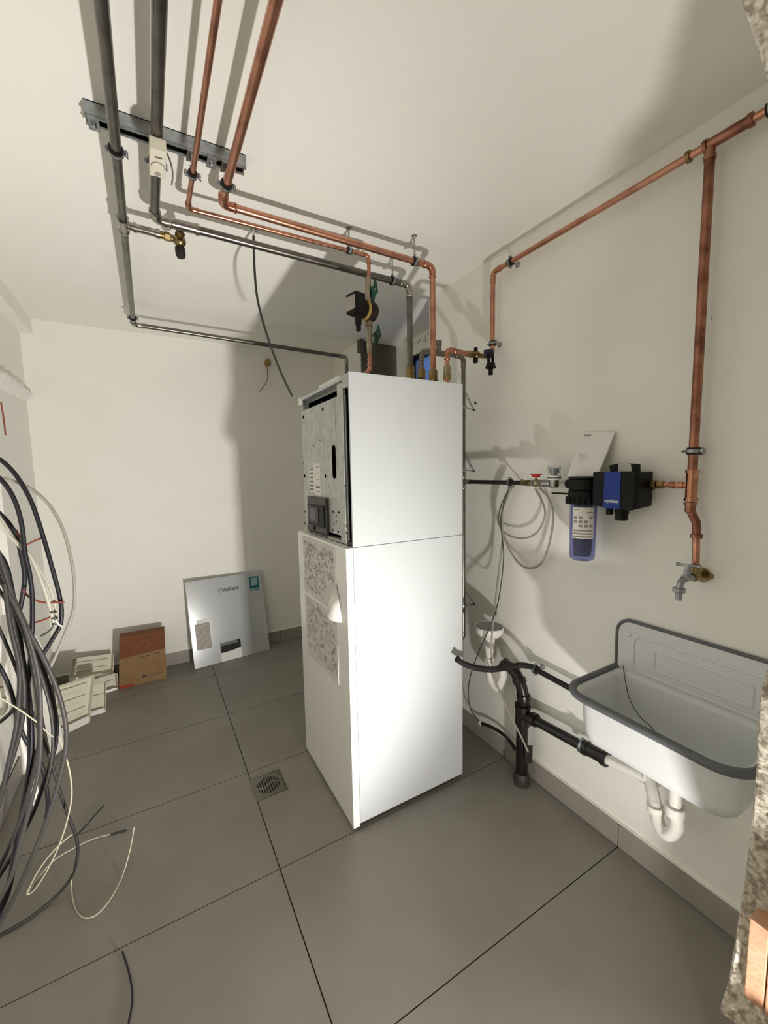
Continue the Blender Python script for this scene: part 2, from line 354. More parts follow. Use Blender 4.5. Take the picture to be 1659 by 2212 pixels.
# control unit
c = MB().box((XU-.004, 1.705, ZS+.006), (XU+.012, 1.955, ZS+.187)).build('control_unit', DGREY, bo, smooth=False, bevel=.004)
MB().box((XU-.009, 1.72, ZS+.045), (XU-.003, 1.945, ZS+.15)).build('control_door', BLACK, c, smooth=False, bevel=.004)
MB().box((XU-.0112, 1.79, ZS+.062), (XU-.009, 1.925, ZS+.14)).build('control_cover', DGREY, c, smooth=False, bevel=.002)
MB().box((XU-.0122, 1.83, ZS+.075), (XU-.0111, 1.89, ZS+.125)).build('display', MGREY, c, smooth=False)
MB().cyl((XU-.006, 1.86, ZS+.033), (1, 0, 0), .009, .006).build('knob', BLACK, c)
mb = MB()
for k in range(6): mb.box((XU-.006, 1.73+.035*k, ZS+.012), (XU-.0035, 1.75+.035*k, ZS+.018))
mb.build('vent', BLACK, c, smooth=False)
# squiggle marks near the control unit
mb = MB()
for (px, py) in ((722, 1112), (727, 1118), (722, 1135), (727, 1131)):
    p = at(px, py, 'x', XU+.0115); mb.tube([p, p+V((0, .008, .006)), p+V((0, .002, .012)), p+V((0, -.006, .008))], .0012, 5)
mb.build('cut_mark', BLACK, fp, smooth=False)
# instruction sheets on the front cover
def pq(l, x): return [at(px, py, 'x', x) for px, py in l]
s1 = thing('instruction_sheet', 'upper printed diagram sheet on the boiler front with a peeled corner', 'paper', (XF-.001, 1.75, .93))
yA, yB_, zA, zB = 1.958, 1.540, 1.222, .935
MB().prism([(XF-.0012, yA, zA), (XF-.0012, yB_, zA), (XF-.0012, yB_, 1.075), (XF-.0012, 1.655, zB), (XF-.0012, yA, zB)], (-.0008, 0, 0)).build('sheet', SHEET, s1, smooth=False)
s2 = thing('instruction_sheet', 'lower printed diagram sheet hanging on the boiler front', 'paper', (XF-.001, 1.75, .61))
MB().prism([(XF-.0012, yA-.005, .915), (XF-.0012, yB_-.005, .915), (XF-.0012, yB_+.0, .612), (XF-.0012, yA-.005, .600)], (-.0008, 0, 0)).build('sheet', SHEET, s2, smooth=False)
MB().box((XF-.0034, yB_-.0015, .615), (XF-.002, yB_+.0005, .79)).build('curled_edge', PAPER, s2, smooth=False)
def prints(par, y0, y1, z0, z1, seed, n=95, cut=None):
    R = random.Random(seed); mb = MB(); md = MB(); X = XF-.0021
    for k in range(n):
        y = R.uniform(y0, y1); z = R.uniform(z0, z1)
        if cut and y < cut[0] and z < cut[1]: continue
        m = md if R.random() < .25 else mb; t = R.random(); s = R.uniform(.003, .011)
        if t < .35:
            q = [V((X, y+s*math.cos(a*math.pi/5), z+s*math.sin(a*math.pi/5))) for a in range(10)]; m.tube(q, .0006, 4, closed=True)
        elif t < .65:
            a2 = R.uniform(-.3, .3); c_, s_ = math.cos(a2), math.sin(a2)
            q = [V((X, y+c_*u*s-s_*v*s, z+s_*u*s+c_*v*s)) for u, v in ((-1, -.6), (1, -.6), (1, .6), (-1, .6))]; m.tube(q, .0006, 4, closed=True)
        elif t < .9:
            q = [V((X, y, z))]
            for _ in range(4): q.append(q[-1]+V((0, R.uniform(-.012, .012), R.uniform(-.012, .012))))
            m.tube(q, .0007, 4)
        else: m.box((X, y, z), (X+.0006, y+.009, z+.008))
    mb.build('printed_diagram', INK, par, kind='stuff', smooth=False); md.build('printed_mark', INKD, par, kind='stuff', smooth=False)
prints(s1, 1.56, 1.935, .96, 1.20, 3, 300, (1.66, 1.07)); prints(s2, 1.56, 1.93, .64, .90, 5, 260)
mb = MB()
for k, (y, z, h) in enumerate(((1.905, 1.19, .02), (1.875, 1.185, .026), (1.85, 1.182, .022), (1.565, 1.165, .02), (1.565, .892, .018))): mb.box((XF-.0026, y, z-h/2), (XF-.0021, y+.009, z+h/2))
mb.build('page_letters', INKD, s1, kind='stuff', smooth=False)
# peeled corner: a cone-like curl
mb = MB(); ap = V((XF-.003, 1.537, 1.075)); vs = [ap]; N = 14
base0 = V((XF-.006, 1.64, .915)); base1 = V((XF-.014, 1.455, .925))
for i in range(N+1):
    t = i/N; p = base0.lerp(base1, t); p.x -= math.sin(t*math.pi)*.028; p.z += math.sin(t*math.pi*2)*.004; vs.append(p)
mb.add(vs, [(0, i+1, i+2) for i in range(N)]); pc = mb.build('peeled_corner', PAPER, s1, ang=80)
sm = pc.modifiers.new('thick', 'SOLIDIFY'); sm.thickness = .0006
# ------------------------------------------------------------------ pipes
def run(name, label, cat, pts, r, m, fit, er=None, group=None, collar=1.3, ends=(0, 0), seg=16):
    pts = [V(p) for p in pts]; root = thing(name, label, cat, pts[0], group); er = er or (r*1.6+.008)
    prev = pts[0]
    for i in range(1, len(pts)):
        if i < len(pts)-1:
            a = (pts[i-1]-pts[i]).normalized(); b = (pts[i+1]-pts[i]).normalized()
            ang = a.angle(b); tl = min(er/math.tan(ang/2), (pts[i]-pts[i-1]).length*.45, (pts[i+1]-pts[i]).length*.45)
            pa = pts[i]+a*tl; pb = pts[i]+b*tl; q = []
            for k in range(9):
                t = k/8; q.append(pa*(1-t)**2+pts[i]*2*t*(1-t)+pb*t*t)
            e = MB(); ea = pa+a*r*1.3; eb = pb+b*r*1.3
            e.tube([ea]+q+[eb], r*1.14, seg)
            for cpt, d in ((ea, a), (eb, b)):
                e.lathe([(r*1.1, -r*.45), (r*collar, -r*.2), (r*collar, r*.1), (r*1.12, r*.35)], cpt, d, seg)
            e.build('elbow', fit, root)
            MB().tube([prev, pa], r, seg).build('pipe_section', m, root); prev = pb
        else: MB().tube([prev, pts[i]], r, seg).build('pipe_section', m, root)
    return root
def sleeve(root, p, d, r, L, m, name='coupling', collar=1.12):
    MB().lathe([(r, -L/2), (r*collar, -L/2+L*.05), (r*collar, -L/2+L*.2), (r, -L/2+L*.25), (r, L/2-L*.25), (r*collar, L/2-L*.2), (r*collar, L/2-L*.05), (r, L/2)], p, d, 16).build(name, m, root)
def clamp(label, c, ax, r, anchor, group=None, wing=1, kind='rod'):
    c = V(c); anchor = V(anchor); root = thing('pipe_clamp', label, 'pipe clamp', anchor, group)
    d = (anchor-c).normalized()
    MB().ring(c, ax, r+.0004, r+.0052, .022).build('rubber_ring', RUBBER, root)
    band = MB().ring(c, ax, r+.0053, r+.0070, .011)
    side = V(ax).normalized().cross(d).normalized()
    for s in (-1, 1):
        q = c+side*s*(r+.011); a_, b_, _ = frame(ax)
        band.cyl(q, d, .0045, .016, 10); band.box((-.006, -.0055, -.0015), (.006, .0055, .0015), Matrix.Translation(c+side*s*(r+.010)) @ Matrix((side, V(ax).normalized(), d)).transposed().to_4x4())
    band.build('steel_band', ZINCB, root)
    if wing: MB().tube([c+side*(r+.011), c+side*(r+.012)-d*.008, c+side*(r+.015)-d*.013], .0026, 8).build('wing_screw', ZINCB, root)
    MB().cyl(c+d*(r+.011), d, .007, .012, 6).build('boss', ZINCB, root)
    if (anchor-c).length > r+.02: MB().tube([c+d*(r+.008), anchor-d*.001], .0038, 10).build('rod', SHINY, root)
    MB().lathe([(.013, 0), (.0125, .002), (.006, .006), (.004, .009)], anchor-d*.0005, -d, 16).build('flange', ZINCB, root)
    return root
ZP = 2.497
P1, P2, P3, P4 = -1.590, -1.487, -1.384, -1.281
YC1, YC2, YC3, YC4 = 3.085, 1.79, 1.667, 1.583
R1, R2, R3, R4 = .0145, .0155, .0085, .0135
YN = .30
p1b = run('steel_pipe', 'leftmost dark steel pipe on the ceiling, running on to the back wall', 'pipe', [(P1, YN, ZP), (P1, YC1, ZP), (-.105, YC1+.01, 2.472), (-.105, YC1+.01, 1.2)], R1, DKSTEEL, SHINY)
p2b = run('steel_pipe', 'dark steel pipe on the ceiling carrying the small white thermostat', 'pipe', [(P2, YN, ZP), (P2, YC2, ZP), (-.347, YC2, 2.485), (-.347, YC2, 2.085)], R2, DKSTEEL, SHINY)
p3b = run('copper_pipe', 'thin copper pipe on the ceiling leading down to the black pump', 'pipe', [(P3, YN, ZP), (P3, YC3, ZP), (-.645, YC3, 2.505), (-.648, YC3, 2.36)], R3, COPPER, COPFIT)
p4b = run('copper_pipe', 'thick copper pipe on the ceiling, rightmost of the four, turning to the boiler', 'pipe', [(P4, YN, ZP), (P4, YC4, ZP), (-.354, YC4, 2.487), (-.354, YC4, 2.02)], R4, COPPER, COPFIT)
# couplings on the boiler tops
for (x, y, z, m) in ((-.347, YC2, 2.06, BRASS), (-.354, YC4, 1.992, BRASS)):
    t = thing('pipe_union', 'brass union under the steel drop pipe on the boiler top' if y > 1.7 else 'brass union under the thick copper drop pipe on the boiler top', 'pipe fitting', (x, y, BH-.012))
    MB().cyl((x, y, z), (0, 0, 1), .021, .05).build('sleeve', m, t)
    MB().hexa((x, y, z-.036), (0, 0, 1), .027, .024).build('nut', m, t)
    MB().tube([(x, y, z-.04), (x, y, BH-.012)], .017).build('nipple', NICKEL, t)
t = thing('brass_valve', 'brass shut-off valve body beside the steel drop pipe on the boiler top', 'valve', (-.31, 1.75, BH-.012))
MB().cyl((-.305, 1.75, 1.985), (1, 0, .0), .02, .05).cyl((-.30, 1.75, 1.965), (0, 0, 1), .016, .07).sphere((-.327, 1.752, 1.985), .023).build('body', BRASS, t)
MB().tube([(-.40, 1.80, 1.955), (-.36, 1.78, 1.975), (-.335, 1.76, 1.98)], .012).build('side_outlet', NICKEL, t)
t = thing('flexible_hose', 'short grey hose lying on the boiler top', 'hose', (-.45, 1.80, BH-.012))
MB().tube(smooth_path([(-.50, 1.82, BH+.02), (-.47, 1.80, BH+.045), (-.42, 1.80, BH+.055), (-.37, 1.82, BH+.03), (-.34, 1.86, BH+.02)]), .013).build('hose', ZINCB, t)
# steel link pipe to the riser beside the boiler
YL = 1.69
a = at(911, 812, 'y', YL); b = at(911, 768, 'y', YL); zl = at(955, 764, 'y', YL).z
ZLk = zl
lp = run('steel_pipe', 'grey steel pipe bending over from the boiler top and down behind its right edge', 'pipe', [(a.x, YL, BH+.03), (a.x, YL, ZLk), (-.079, YL-.005, ZLk), (-.079, YL-.005, .60), (-.11, YL+.03, .54)], .0115, STEEL, STEEL, er=.034)
tp = at(948, 762, 'y', YL); MB().tube([(tp.x, YL, ZLk), (tp.x, YL, ZLk+.045)], .013).cyl((tp.x, YL, ZLk+.05), (0, 0, 1), .0155, .025).cyl((tp.x, YL, ZLk), (1, 0, 0), .015, .07).build('capped_tee', STEEL, lp)
MB().cyl((a.x, YL, BH+.095), (0, 0, 1), .020, .045).build('brass_coupling', BRASS, lp); MB().hexa((a.x, YL, BH+.05), (0, 0, 1), .024, .03).build('brass_nut', BRASS, lp)
sleeve(lp, (-.079, YL-.005, 1.475), (0, 0, 1), .0145, .08, SHINY, 'tee_fitting')
# triangle brackets for the riser
for k, (py, lab) in enumerate(((886, 'topmost wire bracket holding the riser beside the boiler'), (1018, 'middle wire bracket holding the riser beside the boiler'), (1305, 'lowest wire bracket holding the riser beside the boiler'))):
    p = at(1024, py, 'x', -.001); q = V((-.079, YL-.005, p.z+.008))
    t = thing('wire_bracket', lab, 'bracket', p, 'riser brackets')
    MB().ring(q, (0, 0, 1), .0118, .0165, .016).build('ring', ZINCB, t)
    MB().tube([q+V((.012, -.012, 0)), p+V((-.002, 0, 0))], .003, 8).build('arm', ZINCB, t)
    MB().tube([q+V((.014, -.006, .075)), p+V((-.002, 0, .003))], .0026, 8).build('brace', ZINCB, t)
    MB().cyl(p+V((-.003, 0, 0)), (1, 0, 0), .006, .006, 8).build('screw', RUBBER, t)
# copper link to the wall pipe
YK = 1.513
a = at(966, 815, 'y', YK); zk = at(985, 759, 'y', YK).z
b = at(1008, 765, 'y', YK); zk2 = b.z
kl = run('copper_pipe', 'short copper bend between the boiler top and the filter valve', 'pipe', [(a.x, YK, BH-.012), (a.x, YK, zk+.002), (b.x, YK, zk-.002)], .0115, COPPER, COPFIT, er=.028)
MB().cyl((a.x, YK, BH+.075), (0, 0, 1), .0165, .04).build('coupling', NICKEL, kl); MB().hexa((a.x, YK, BH+.045), (0, 0, 1), .02, .024).build('brass_nut', BRASS, kl)
zk -= .002
# magnetic filter with valve
mf = thing('filter_valve', 'brass valve with black and navy dirt filter below the wall copper pipe', 'valve', (b.x+.05, YK, zk))
x0 = b.x
MB().cyl((x0+.010, YK, zk), (1, 0, 0), .014, .03).hexa((x0+.030, YK, zk), (1, 0, 0), .017, .016).cyl((x0+.052, YK, zk), (1, 0, 0), .015, .045).sphere((x0+.062, YK, zk), .02).build('valve_body', BRASS, mf)
MB().cyl((x0+.058, YK, zk+.026), (0, 0, 1), .009, .018).build('cap', BLACK, mf); MB().cyl((x0+.056, YK, zk-.028), (0, 0, 1), .012, .02).build('lower_cap', BLACK, mf)
pw = at(1064, 700, 'x', -.05)
xw = -.05; yw = pw.y
MB().tube([(x0+.07, YK, zk), (xw-.02, YK-.01, zk-.002), (xw, yw, zk+.012)], .011).build('outlet', BRASS, mf)
c0 = at(1056, 763, 'y', 1.46); MB().cyl(c0, (.8, -.9, .1), .019, .045).build('filter_head', NAVY, mf)
c1 = at(1060, 781, 'y', 1.44); mb = MB()
for s in (-1, 1): mb.box((-.004+s*.013, -.006, -.03), (.004+s*.013, .006, .03), Matrix.Translation(c1))
mb.sphere(c1+V((0, 0, .032)), .018, sc=(1, .8, .7)); mb.build('yoke', BLACK, mf)
c2 = at(1060, 790, 'y', 1.44); MB().cyl(c2, (0, 0, 1), .021, .022).ring(c2+V((0, 0, -.008)), (0, 0, 1), .015, .025, .006).build('filter_cap', BLACK, mf)
c3 = at(1060, 802, 'y', 1.44); MB().cyl(c3, (0, 0, 1), .0105, .034).build('spout', BLACK, mf)
# wall main: down leg, ceiling level run, tee, long drop
ZW = 2.493; e = at(1066, 588, 'x', -.05)
tw = at(1533, 322, 'x', -.05); yv = .608
wm = run('copper_pipe', 'copper main pipe along the top of the right wall', 'pipe', [(xw, yw, zk+.02), (xw, yw, ZW), (xw, .30, ZW)], .0115, COPPER, COPFIT, er=.03)
MB().cyl((xw, .565, ZW), (0, 1, 0), .0155, .10).lathe([(.0135, 0), (.0135, .03), (.0165, .032), (.0165, .045)], (xw, yv, ZW), (0, 0, -1)).ring((xw, .512, ZW), (0, 1, 0), .0115, .0185, .010).ring((xw, .62, ZW), (0, 1, 0), .0115, .0185, .010).build('tee', COPDULL, wm)
MB().ring((xw, .665, ZW), (0, 1, 0), .0118, .0175, .010).build('clip_ring', BRASS, wm)
zt = 1.476
dp = run('copper_pipe', 'thick aged copper drop pipe on the right wall, down to the tap', 'pipe', [(xw, yv, ZW-.04), (xw, yv, zt-.05)], .0135, COPDULL, COPFIT)
MB().cyl((xw, yv, zt), (0, 0, 1), .0165, .10).ring((xw, yv, zt+.045), (0, 0, 1), .0135, .0195, .01).ring((xw, yv, zt-.045), (0, 0, 1), .0135, .0195, .01).build('tee', COPFIT, dp)
q1 = at(1490, 1100, 'x', xw); q2 = at(1505, 1140, 'x', xw); q3 = at(1503, 1225, 'x', xw)
MB().cyl((xw, yv, zt-.07), (0, 0, 1), .015, .035).tube([(xw, yv, zt-.06), q1, at(1504, 1128, 'x', xw), q2, at(1504, 1160, 'x', xw)], .0125).ring(at(1504, 1158, 'x', xw), (0, 0, 1), .0105, .017, .012).ring(at(1491, 1088, 'x', xw), (0, 0, 1), .012, .018, .01).build('offset_bend', COPDULL, dp)
MB().tube([at(1504, 1155, 'x', xw), q3], .0105).build('pipe_section', COPPER, dp)
# branch from controller
br = run('copper_pipe', 'short copper branch between the black controller and the drop pipe', 'pipe', [(xw, yv+.012, zt), (xw, .70, zt)], .0085, COPFIT, COPFIT)
for (y, r, w_, m) in ((.64, .0115, .02, COPFIT), (.665, .0115, .016, COPDULL), (.70, .013, .022, BRASS), (.722, .0165, .016, BRASS)): MB().cyl((xw, y, zt), (0, 1, 0), r, w_).build('coupling', m, br)
# tap
tpz = q3.z
tap = thing('water_tap', 'small grey garden tap at the end of the aged copper drop pipe', 'tap', (0, q3.y, tpz-.03))
MB().cyl((xw, q3.y, tpz-.008), (0, 0, 1), .0145, .035).cyl((xw, q3.y, tpz-.032), (1, 0, 0), .014, .03).tube([(xw, q3.y, tpz-.032), (-.004, q3.y, tpz-.032)], .009).build('wall_elbow', BRASS, tap)
MB().cyl((-.004, q3.y, tpz-.032), (1, 0, 0), .024, .007).box((-.012, q3.y-.03, tpz-.04), (0, q3.y+.03, tpz-.025)).build('wall_plate', BRASS, tap)
s0 = V((xw-.012, q3.y, tpz-.034)); s1_ = at(1484, 1248, 'x', -.09); s2_ = at(1472, 1256, 'x', -.115); s3_ = at(1467, 1272, 'x', -.122)
MB().tube(smooth_path([s0, s1_, s2_, s3_]), .0095).cyl(s1_, (1, -.1, 0), .0125, .03).build('spout', ZINCB, tap)
MB().cyl(s3_+V((0, 0, -.004)), (0, 0, 1), .018, .014).cyl(s3_+V((0, 0, -.022)), (0, 0, 1), .0095, .028).build('hose_tail', ZINCB, tap)
MB().tube([s1_, s1_+V((0, 0, .04))], .0065).cyl(s1_+V((0, 0, .016)), (0, 0, 1), .010, .014).build('spindle', ZINCB, tap)
MB().tube([s1_+V((-.005, .025, .041)), s1_+V((.005, -.03, .041))], .0045).sphere(s1_+V((-.005, .026, .041)), .0065).sphere(s1_+V((.005, -.031, .041)), .0065).build('handle', ZINCB, tap)
# clamps
for (x, y, z, r, lab) in ((P1, 1.4725, ZP, R1, 'first clamp under the ceiling rail, round the leftmost steel pipe'), (P2, 1.4725, ZP, R2, 'clamp under the ceiling rail round the thermostat pipe'), (P3, 1.4725, ZP, R3, 'clamp under the ceiling rail round the thin copper pipe'), (P4, 1.4725, ZP, R4, 'clamp under the ceiling rail round the thick copper pipe')):
    clamp(lab, (x, y, z), (0, 1, 0), r, (x, y, 2.562), 'pipe clamps')
clamp('clamp where the leftmost steel pipe meets the back wall', (P1, 2.96, ZP), (0, 1, 0), R1, (P1, 2.96, H), 'pipe clamps')
clamp('ceiling clamp round the thick copper pipe near the boiler', (-.454, YC4, 2.488), (1, 0, 0), R4, (-.454, YC4, H), 'pipe clamps')
clamp('ceiling clamp round the thin copper pipe above the pump', (-.742, YC3, 2.504), (1, 0, 0), R3, (-.742, YC3, H), 'pipe clamps')
clamp('ceiling clamp round the dark steel pipe near the boiler', (-.447, YC2, 2.486), (1, 0, 0), R2, (-.447, YC2, H), 'pipe clamps')
clamp('wall clamp on the copper main near the far bend', (xw, 1.392, ZW), (0, 1, 0), .0115, (0, 1.392, ZW), 'pipe clamps')
clamp('wall clamp on the copper main nearest the camera', (xw, .468, ZW), (0, 1, 0), .0115, (0, .468, ZW), 'pipe clamps')
clamp('wall clamp on the thick copper drop pipe', (xw, yv, 1.586), (0, 0, 1), .0135, (0, yv, 1.586), 'pipe clamps')
clamp('wall clamp just above the dirt filter', (xw, yw, 2.158), (0, 0, 1), .0115, (0, yw, 2.158), 'pipe clamps')
# ceiling rail
rl = thing('mounting_rail', 'galvanised C-rail screwed across the ceiling over the four pipes', 'rail', (-1.44, 1.47, H))
xa, xb, ya, yb2 = -1.660, -1.218, 1.452, 1.493
MB().box((xa, ya, 2.559), (xb, ya+.0025, H-.0005)).box((xa, yb2-.0025, 2.559), (xb, yb2, H-.0005)).box((xa, ya, H-.003), (xb, yb2, H-.0005)).box((xa, ya, 2.557), (xb, ya+.010, 2.560)).box((xa, yb2-.010, 2.557), (xb, yb2, 2.560)).build('channel', ZINCB, rl, smooth=False)
MB().box((xa+.004, ya+.004, 2.566), (xb-.004, yb2-.004, H-.004)).build('dark_inside', BLACK, rl, smooth=False)
for x in (-1.655+.015, -1.325, P1, P2, P3, P4): MB().box((x-.014, ya-.004, 2.549), (x+.014, yb2+.004, 2.556)).cyl((x, 1.4725, 2.545), (0, 0, 1), .007, .010, 6).build('rail_nut', ZINCB, rl, smooth=False)
# thermostat strapped to pipe 2
th = thing('thermostat', 'small white clip-on thermostat strapped to the dark steel pipe', 'thermostat', (P2, 1.42, 2.46))
MB().box((P2-.020, 1.335, 2.445), (P2+.022, 1.455, 2.481)).build('housing', CREAM, th, smooth=False, bevel=.003)
MB().cyl((P2+.001, 1.40, 2.4435), (0, 0, 1), .0165, .006).build('dial', CREAM, th)
MB().ring((P2+.001, 1.40, 2.444), (0, 0, 1), .0168, .018, .003).build('dial_ring', LGREYC, th)
MB().cyl((P2+.001, 1.435, 2.4442), (0, 0, 1), .008, .003).build('small_dial', LGREYC, th)
MB().box((P2-.008, 1.36, 2.4442), (P2+.012, 1.362, 2.446)).box((P2-.010, 1.45, 2.4442), (P2+.012, 1.4515, 2.446)).box((P2-.006, 1.364, 2.4442), (P2+.010, 1.3655, 2.446)).build('lettering', INKD, th, smooth=False)
MB().ring((P2, 1.345, ZP), (0, 1, 0), R2+.0003, R2+.0018, .008).build('strap', ZINCB, th)
q = [at(x, y, 'z', 2.47) for x, y in ((360, 330), (368, 350), (373, 375), (371, 400))]
MB().tube(smooth_path(q), .0024, 8).build('spring_strap', ZINCB, th)
# overflow valve between pipe 1 and pipe 2
ov = thing('overflow_valve', 'brass overflow valve with a dark knob between the two steel ceiling pipes', 'valve', (-1.40, 1.86, 2.44))
yo = 1.885
MB().cyl((P1, yo, ZP), (0, 1, 0), R1*1.25, .09).ring((P1, yo-.04, ZP), (0, 1, 0), R1, R1*1.4, .012).ring((P1, yo+.04, ZP), (0, 1, 0), R1, R1*1.4, .012).build('tee', SHINY, ov)
MB().tube([(P1, yo, ZP), (-1.475, yo, ZP-.004)], .0145).ring((-1.552, yo, ZP-.001), (1, 0, 0), .0145, .0185, .012).ring((-1.475, yo, ZP-.004), (1, 0, 0), .0145, .0175, .014).build('link_pipe', SHINY, ov)
MB().cyl((-1.462, yo, ZP-.005), (1, 0, 0), .014, .022).hexa((-1.442, yo, ZP-.006), (1, 0, 0), .0165, .018).tube([(-1.44, yo, ZP-.006), (-1.405, yo, ZP-.012)], .013).sphere((-1.398, yo-.008, ZP-.016), .024).hexa((-1.399, yo-.045, ZP-.010), (0, 1, 0), .018, .02).tube([(-1.399, yo-.008, ZP-.012), (-1.401, YC2+.02, ZP-.004)], .013).build('valve_body', BRASS, ov)
MB().lathe([(.016, 0), (.019, .006), (.019, .03), (.014, .042)], (-1.398, yo, ZP-.034), (0.05, .1, -1)).build('knob', BLKINS, ov)
MB().cyl((-1.401, YC2, ZP), (1, 0, 0), R2*1.2, .12).ring((-1.45, YC2, ZP), (1, 0, 0), R2, R2*1.4, .012).ring((-1.34, YC2, ZP-.001), (1, 0, 0), R2, R2*1.4, .012).build('tee', SHINY, ov)
# pump group on the thin copper drop
pg = thing('circulation_pump', 'black circulation pump with two green valves on the thin copper drop pipe', 'pump', (-.66, YC3, 2.2))
xp, yp = -.652, YC3
def zpx(py, px=792): return at(px, py, 'y', yp).z
za, zb, zc, zd = zpx(602), zpx(645), zpx(692), zpx(760)
MB().cyl((xp, yp, zpx(606)), (0, 0, 1), .0125, .03).tube([(xp, yp, zpx(612)), (xp, yp, zb)], .0135).hexa((xp, yp, zpx(650)), (0, 0, 1), .019, .022).build('upper_valve_body', NICKEL, pg)
MB().hexa((xp, yp, zpx(697)), (0, 0, 1), .020, .03).tube([(xp, yp, zpx(700)), (xp, yp, zpx(742))], .0125).cyl((xp, yp, zpx(749)), (0, 0, 1), .0135, .03).cyl((xp, yp, zpx(757)), (0, 0, 1), .0115, .02).build('lower_valve_body', NICKEL, pg)
zm = (zb+zc)/2-.010
for (c_, z_) in ((xp+.022, zpx(626)), (xp+.034, zpx(722))):
    MB().tube([(xp, yp, z_), (c_-.006, yp-.008, z_)], .007).build('handle_stem', NICKEL, pg)
    MB().prism([(c_+k*1.35, yp-.02, z_+h*1.3) for k, h in ((0, .036), (.008, .028), (.014, -.004), (.004, -.016), (-.002, -.042), (-.012, -.038), (-.012, -.012), (-.016, .004), (-.004, .012))], (.004, .012, 0)).build('green_lever', GREEN, pg, smooth=False)
    MB().cyl((c_, yp-.022, z_), (0, 1, 0), .004, .006).build('lever_screw', NICKEL, pg)
MB().lathe([(.030, -.022), (.042, -.012), (.045, .005), (.040, .018), (.028, .024)], (xp+.004, yp-.006, zm), (1, .25, 0), 24).build('pump_housing', mat('bronze_casting', '1c150f', .55, .4, col2='2a2018', nscale=30), pg)
MB().ring((xp-.028, yp-.014, zm), (1, .25, 0), .036, .043, .014, 24).build('yellow_ring', mat('yellow_ring', '9c8648', .5, .4), pg)
MB().cyl((xp-.042, yp-.018, zm), (1, .25, 0), .038, .02).build('motor', BLACK, pg)
Mh = Matrix.Translation((xp-.078, yp-.027, zm+.008)) @ Matrix.Rotation(math.radians(14), 4, 'Z')
MB().box((-.028, -.036, -.040), (.028, .036, .046), Mh).build('motor_box', BLACK, pg, smooth=False, bevel=.006)
MB().box((-.031, -.028, -.026), (-.0275, .028, .030), Mh).build('label_plate', LGREYC, pg, smooth=False)
MB().tube([Mh @ V((.004, -.01, -.036)), Mh @ V((.004, -.01, -.085))], [.018, .014]).cyl(Mh @ V((.004, -.01, -.096)), (0, 0, 1), .0115, .03).build('cable_gland', BLACK, pg)
lo = run('copper_pipe', 'copper tail under the pump bending to the boiler top', 'pipe', [(xp, yp, zpx(757)), (xp, yp, zpx(797)), (-.70, yp+.02, BH+.018), (-.74, yp+.10, BH+.0)], .0095, COPPER, COPFIT, er=.02)
MB().ring((xp, yp, zpx(777)), (0, 0, 1), .0095, .0125, .006).ring((xp, yp, zpx(786)), (0, 0, 1), .0095, .0125, .006).build('press_ring', COPFIT, lo)
# ------------------------------------------------------------------ black supply pipe, valve, meter cup, filter, controller
xb_ = -.085; zf = 1.475; DY = -.028
bp = run('black_pipe', 'short black insulated water pipe leaving the riser beside the boiler', 'pipe', [(-.080, YL-.02, zf), (xb_, 1.64, zf), (xb_, 1.30+DY, zf)], .0105, BLKINS, SHINY, er=.01)
clamp('wall clamp on the black insulated pipe beside the cable coil', (xb_, 1.345, zf), (0, 1, 0), .0108, (0, 1.345, zf), 'pipe clamps')
bv = thing('ball_valve', 'brass ball valve with red lever between the black pipe and the clear cup', 'valve', (xb_, 1.202, zf))
MB().cyl((xb_, 1.260, zf), (0, 1, 0), .0125, .03).hexa((xb_, 1.238, zf), (0, 1, 0), .0155, .018).tube([(xb_, 1.232, zf), (xb_, 1.217, zf)], .011).build('coupling', BRASS, bv)
MB().cyl((xb_, 1.192, zf), (0, 1, 0), .014, .05).sphere((xb_, 1.192, zf), .018).hexa((xb_, 1.162, zf), (0, 1, 0), .017, .018).build('valve_body', NICKEL, bv)
MB().tube([(xb_, 1.192, zf), (xb_-.002, 1.192, zf+.028)], .006).build('stem', NICKEL, bv)
MB().box((xb_-.010, 1.175, zf+.026), (xb_+.006, 1.210, zf+.038)).box((xb_-.006, 1.162, zf+.034), (xb_+.003, 1.222, zf+.040)).build('lever', RED, bv, smooth=False, bevel=.003)
cupx, cupy = -.088, 1.088
gc = thing('clear_cup', 'clear plastic cup of a small backwash unit left of the blue filter', 'gauge', (cupx, cupy, zf))
MB().cyl((cupx, cupy+.03, zf), (0, 1, 0), .016, .07).cyl((cupx, cupy+.01, zf), (0, 0, 1), .021, .034).build('base', SHINY, gc)
MB().lathe([(.024, 0), (.026, .004), (.026, .052), (.024, .056), (.0, .057), (.0, .054), (.0235, .053), (.024, .006)], (cupx, cupy+.01, zf+.016), (0, 0, 1), 24, closed=True).build('clear_dome', GLASS, gc)
MB().ring((cupx, cupy+.01, zf+.024), (0, 0, 1), .0262, .0272, .018, 24).build('white_band', PAPER, gc)
MB().ring((cupx, cupy+.01, zf+.024), (0, 0, 1), .0272, .0274, .004, 24).build('band_print', INKD, gc)
MB().cyl((cupx, cupy+.01, zf+.045), (0, 0, 1), .012, .03).ring((cupx, cupy+.01, zf+.052), (0, 0, 1), .013, .019, .02).build('inner_scale', ZINCB, gc)
MB().hexa((cupx-.002, 1.045, zf), (0, 1, 0), .017, .02).cyl((cupx-.002, 1.032, zf), (0, 1, 0), .013, .02).build('nut', SHINY, gc)
fx, fy = -.10, .952
wf = thing('water_filter', 'cartridge water filter with black head and clear blue bowl', 'water filter', (0, fy, 1.18))
MB().lathe([(.052, 0), (.060, .004), (.060, .030), (.056, .036), (.056, .052), (.046, .056)], (fx, fy, 1.398), (0, 0, 1), 28).build('collar_ring', BLACK, wf)
mb = MB()
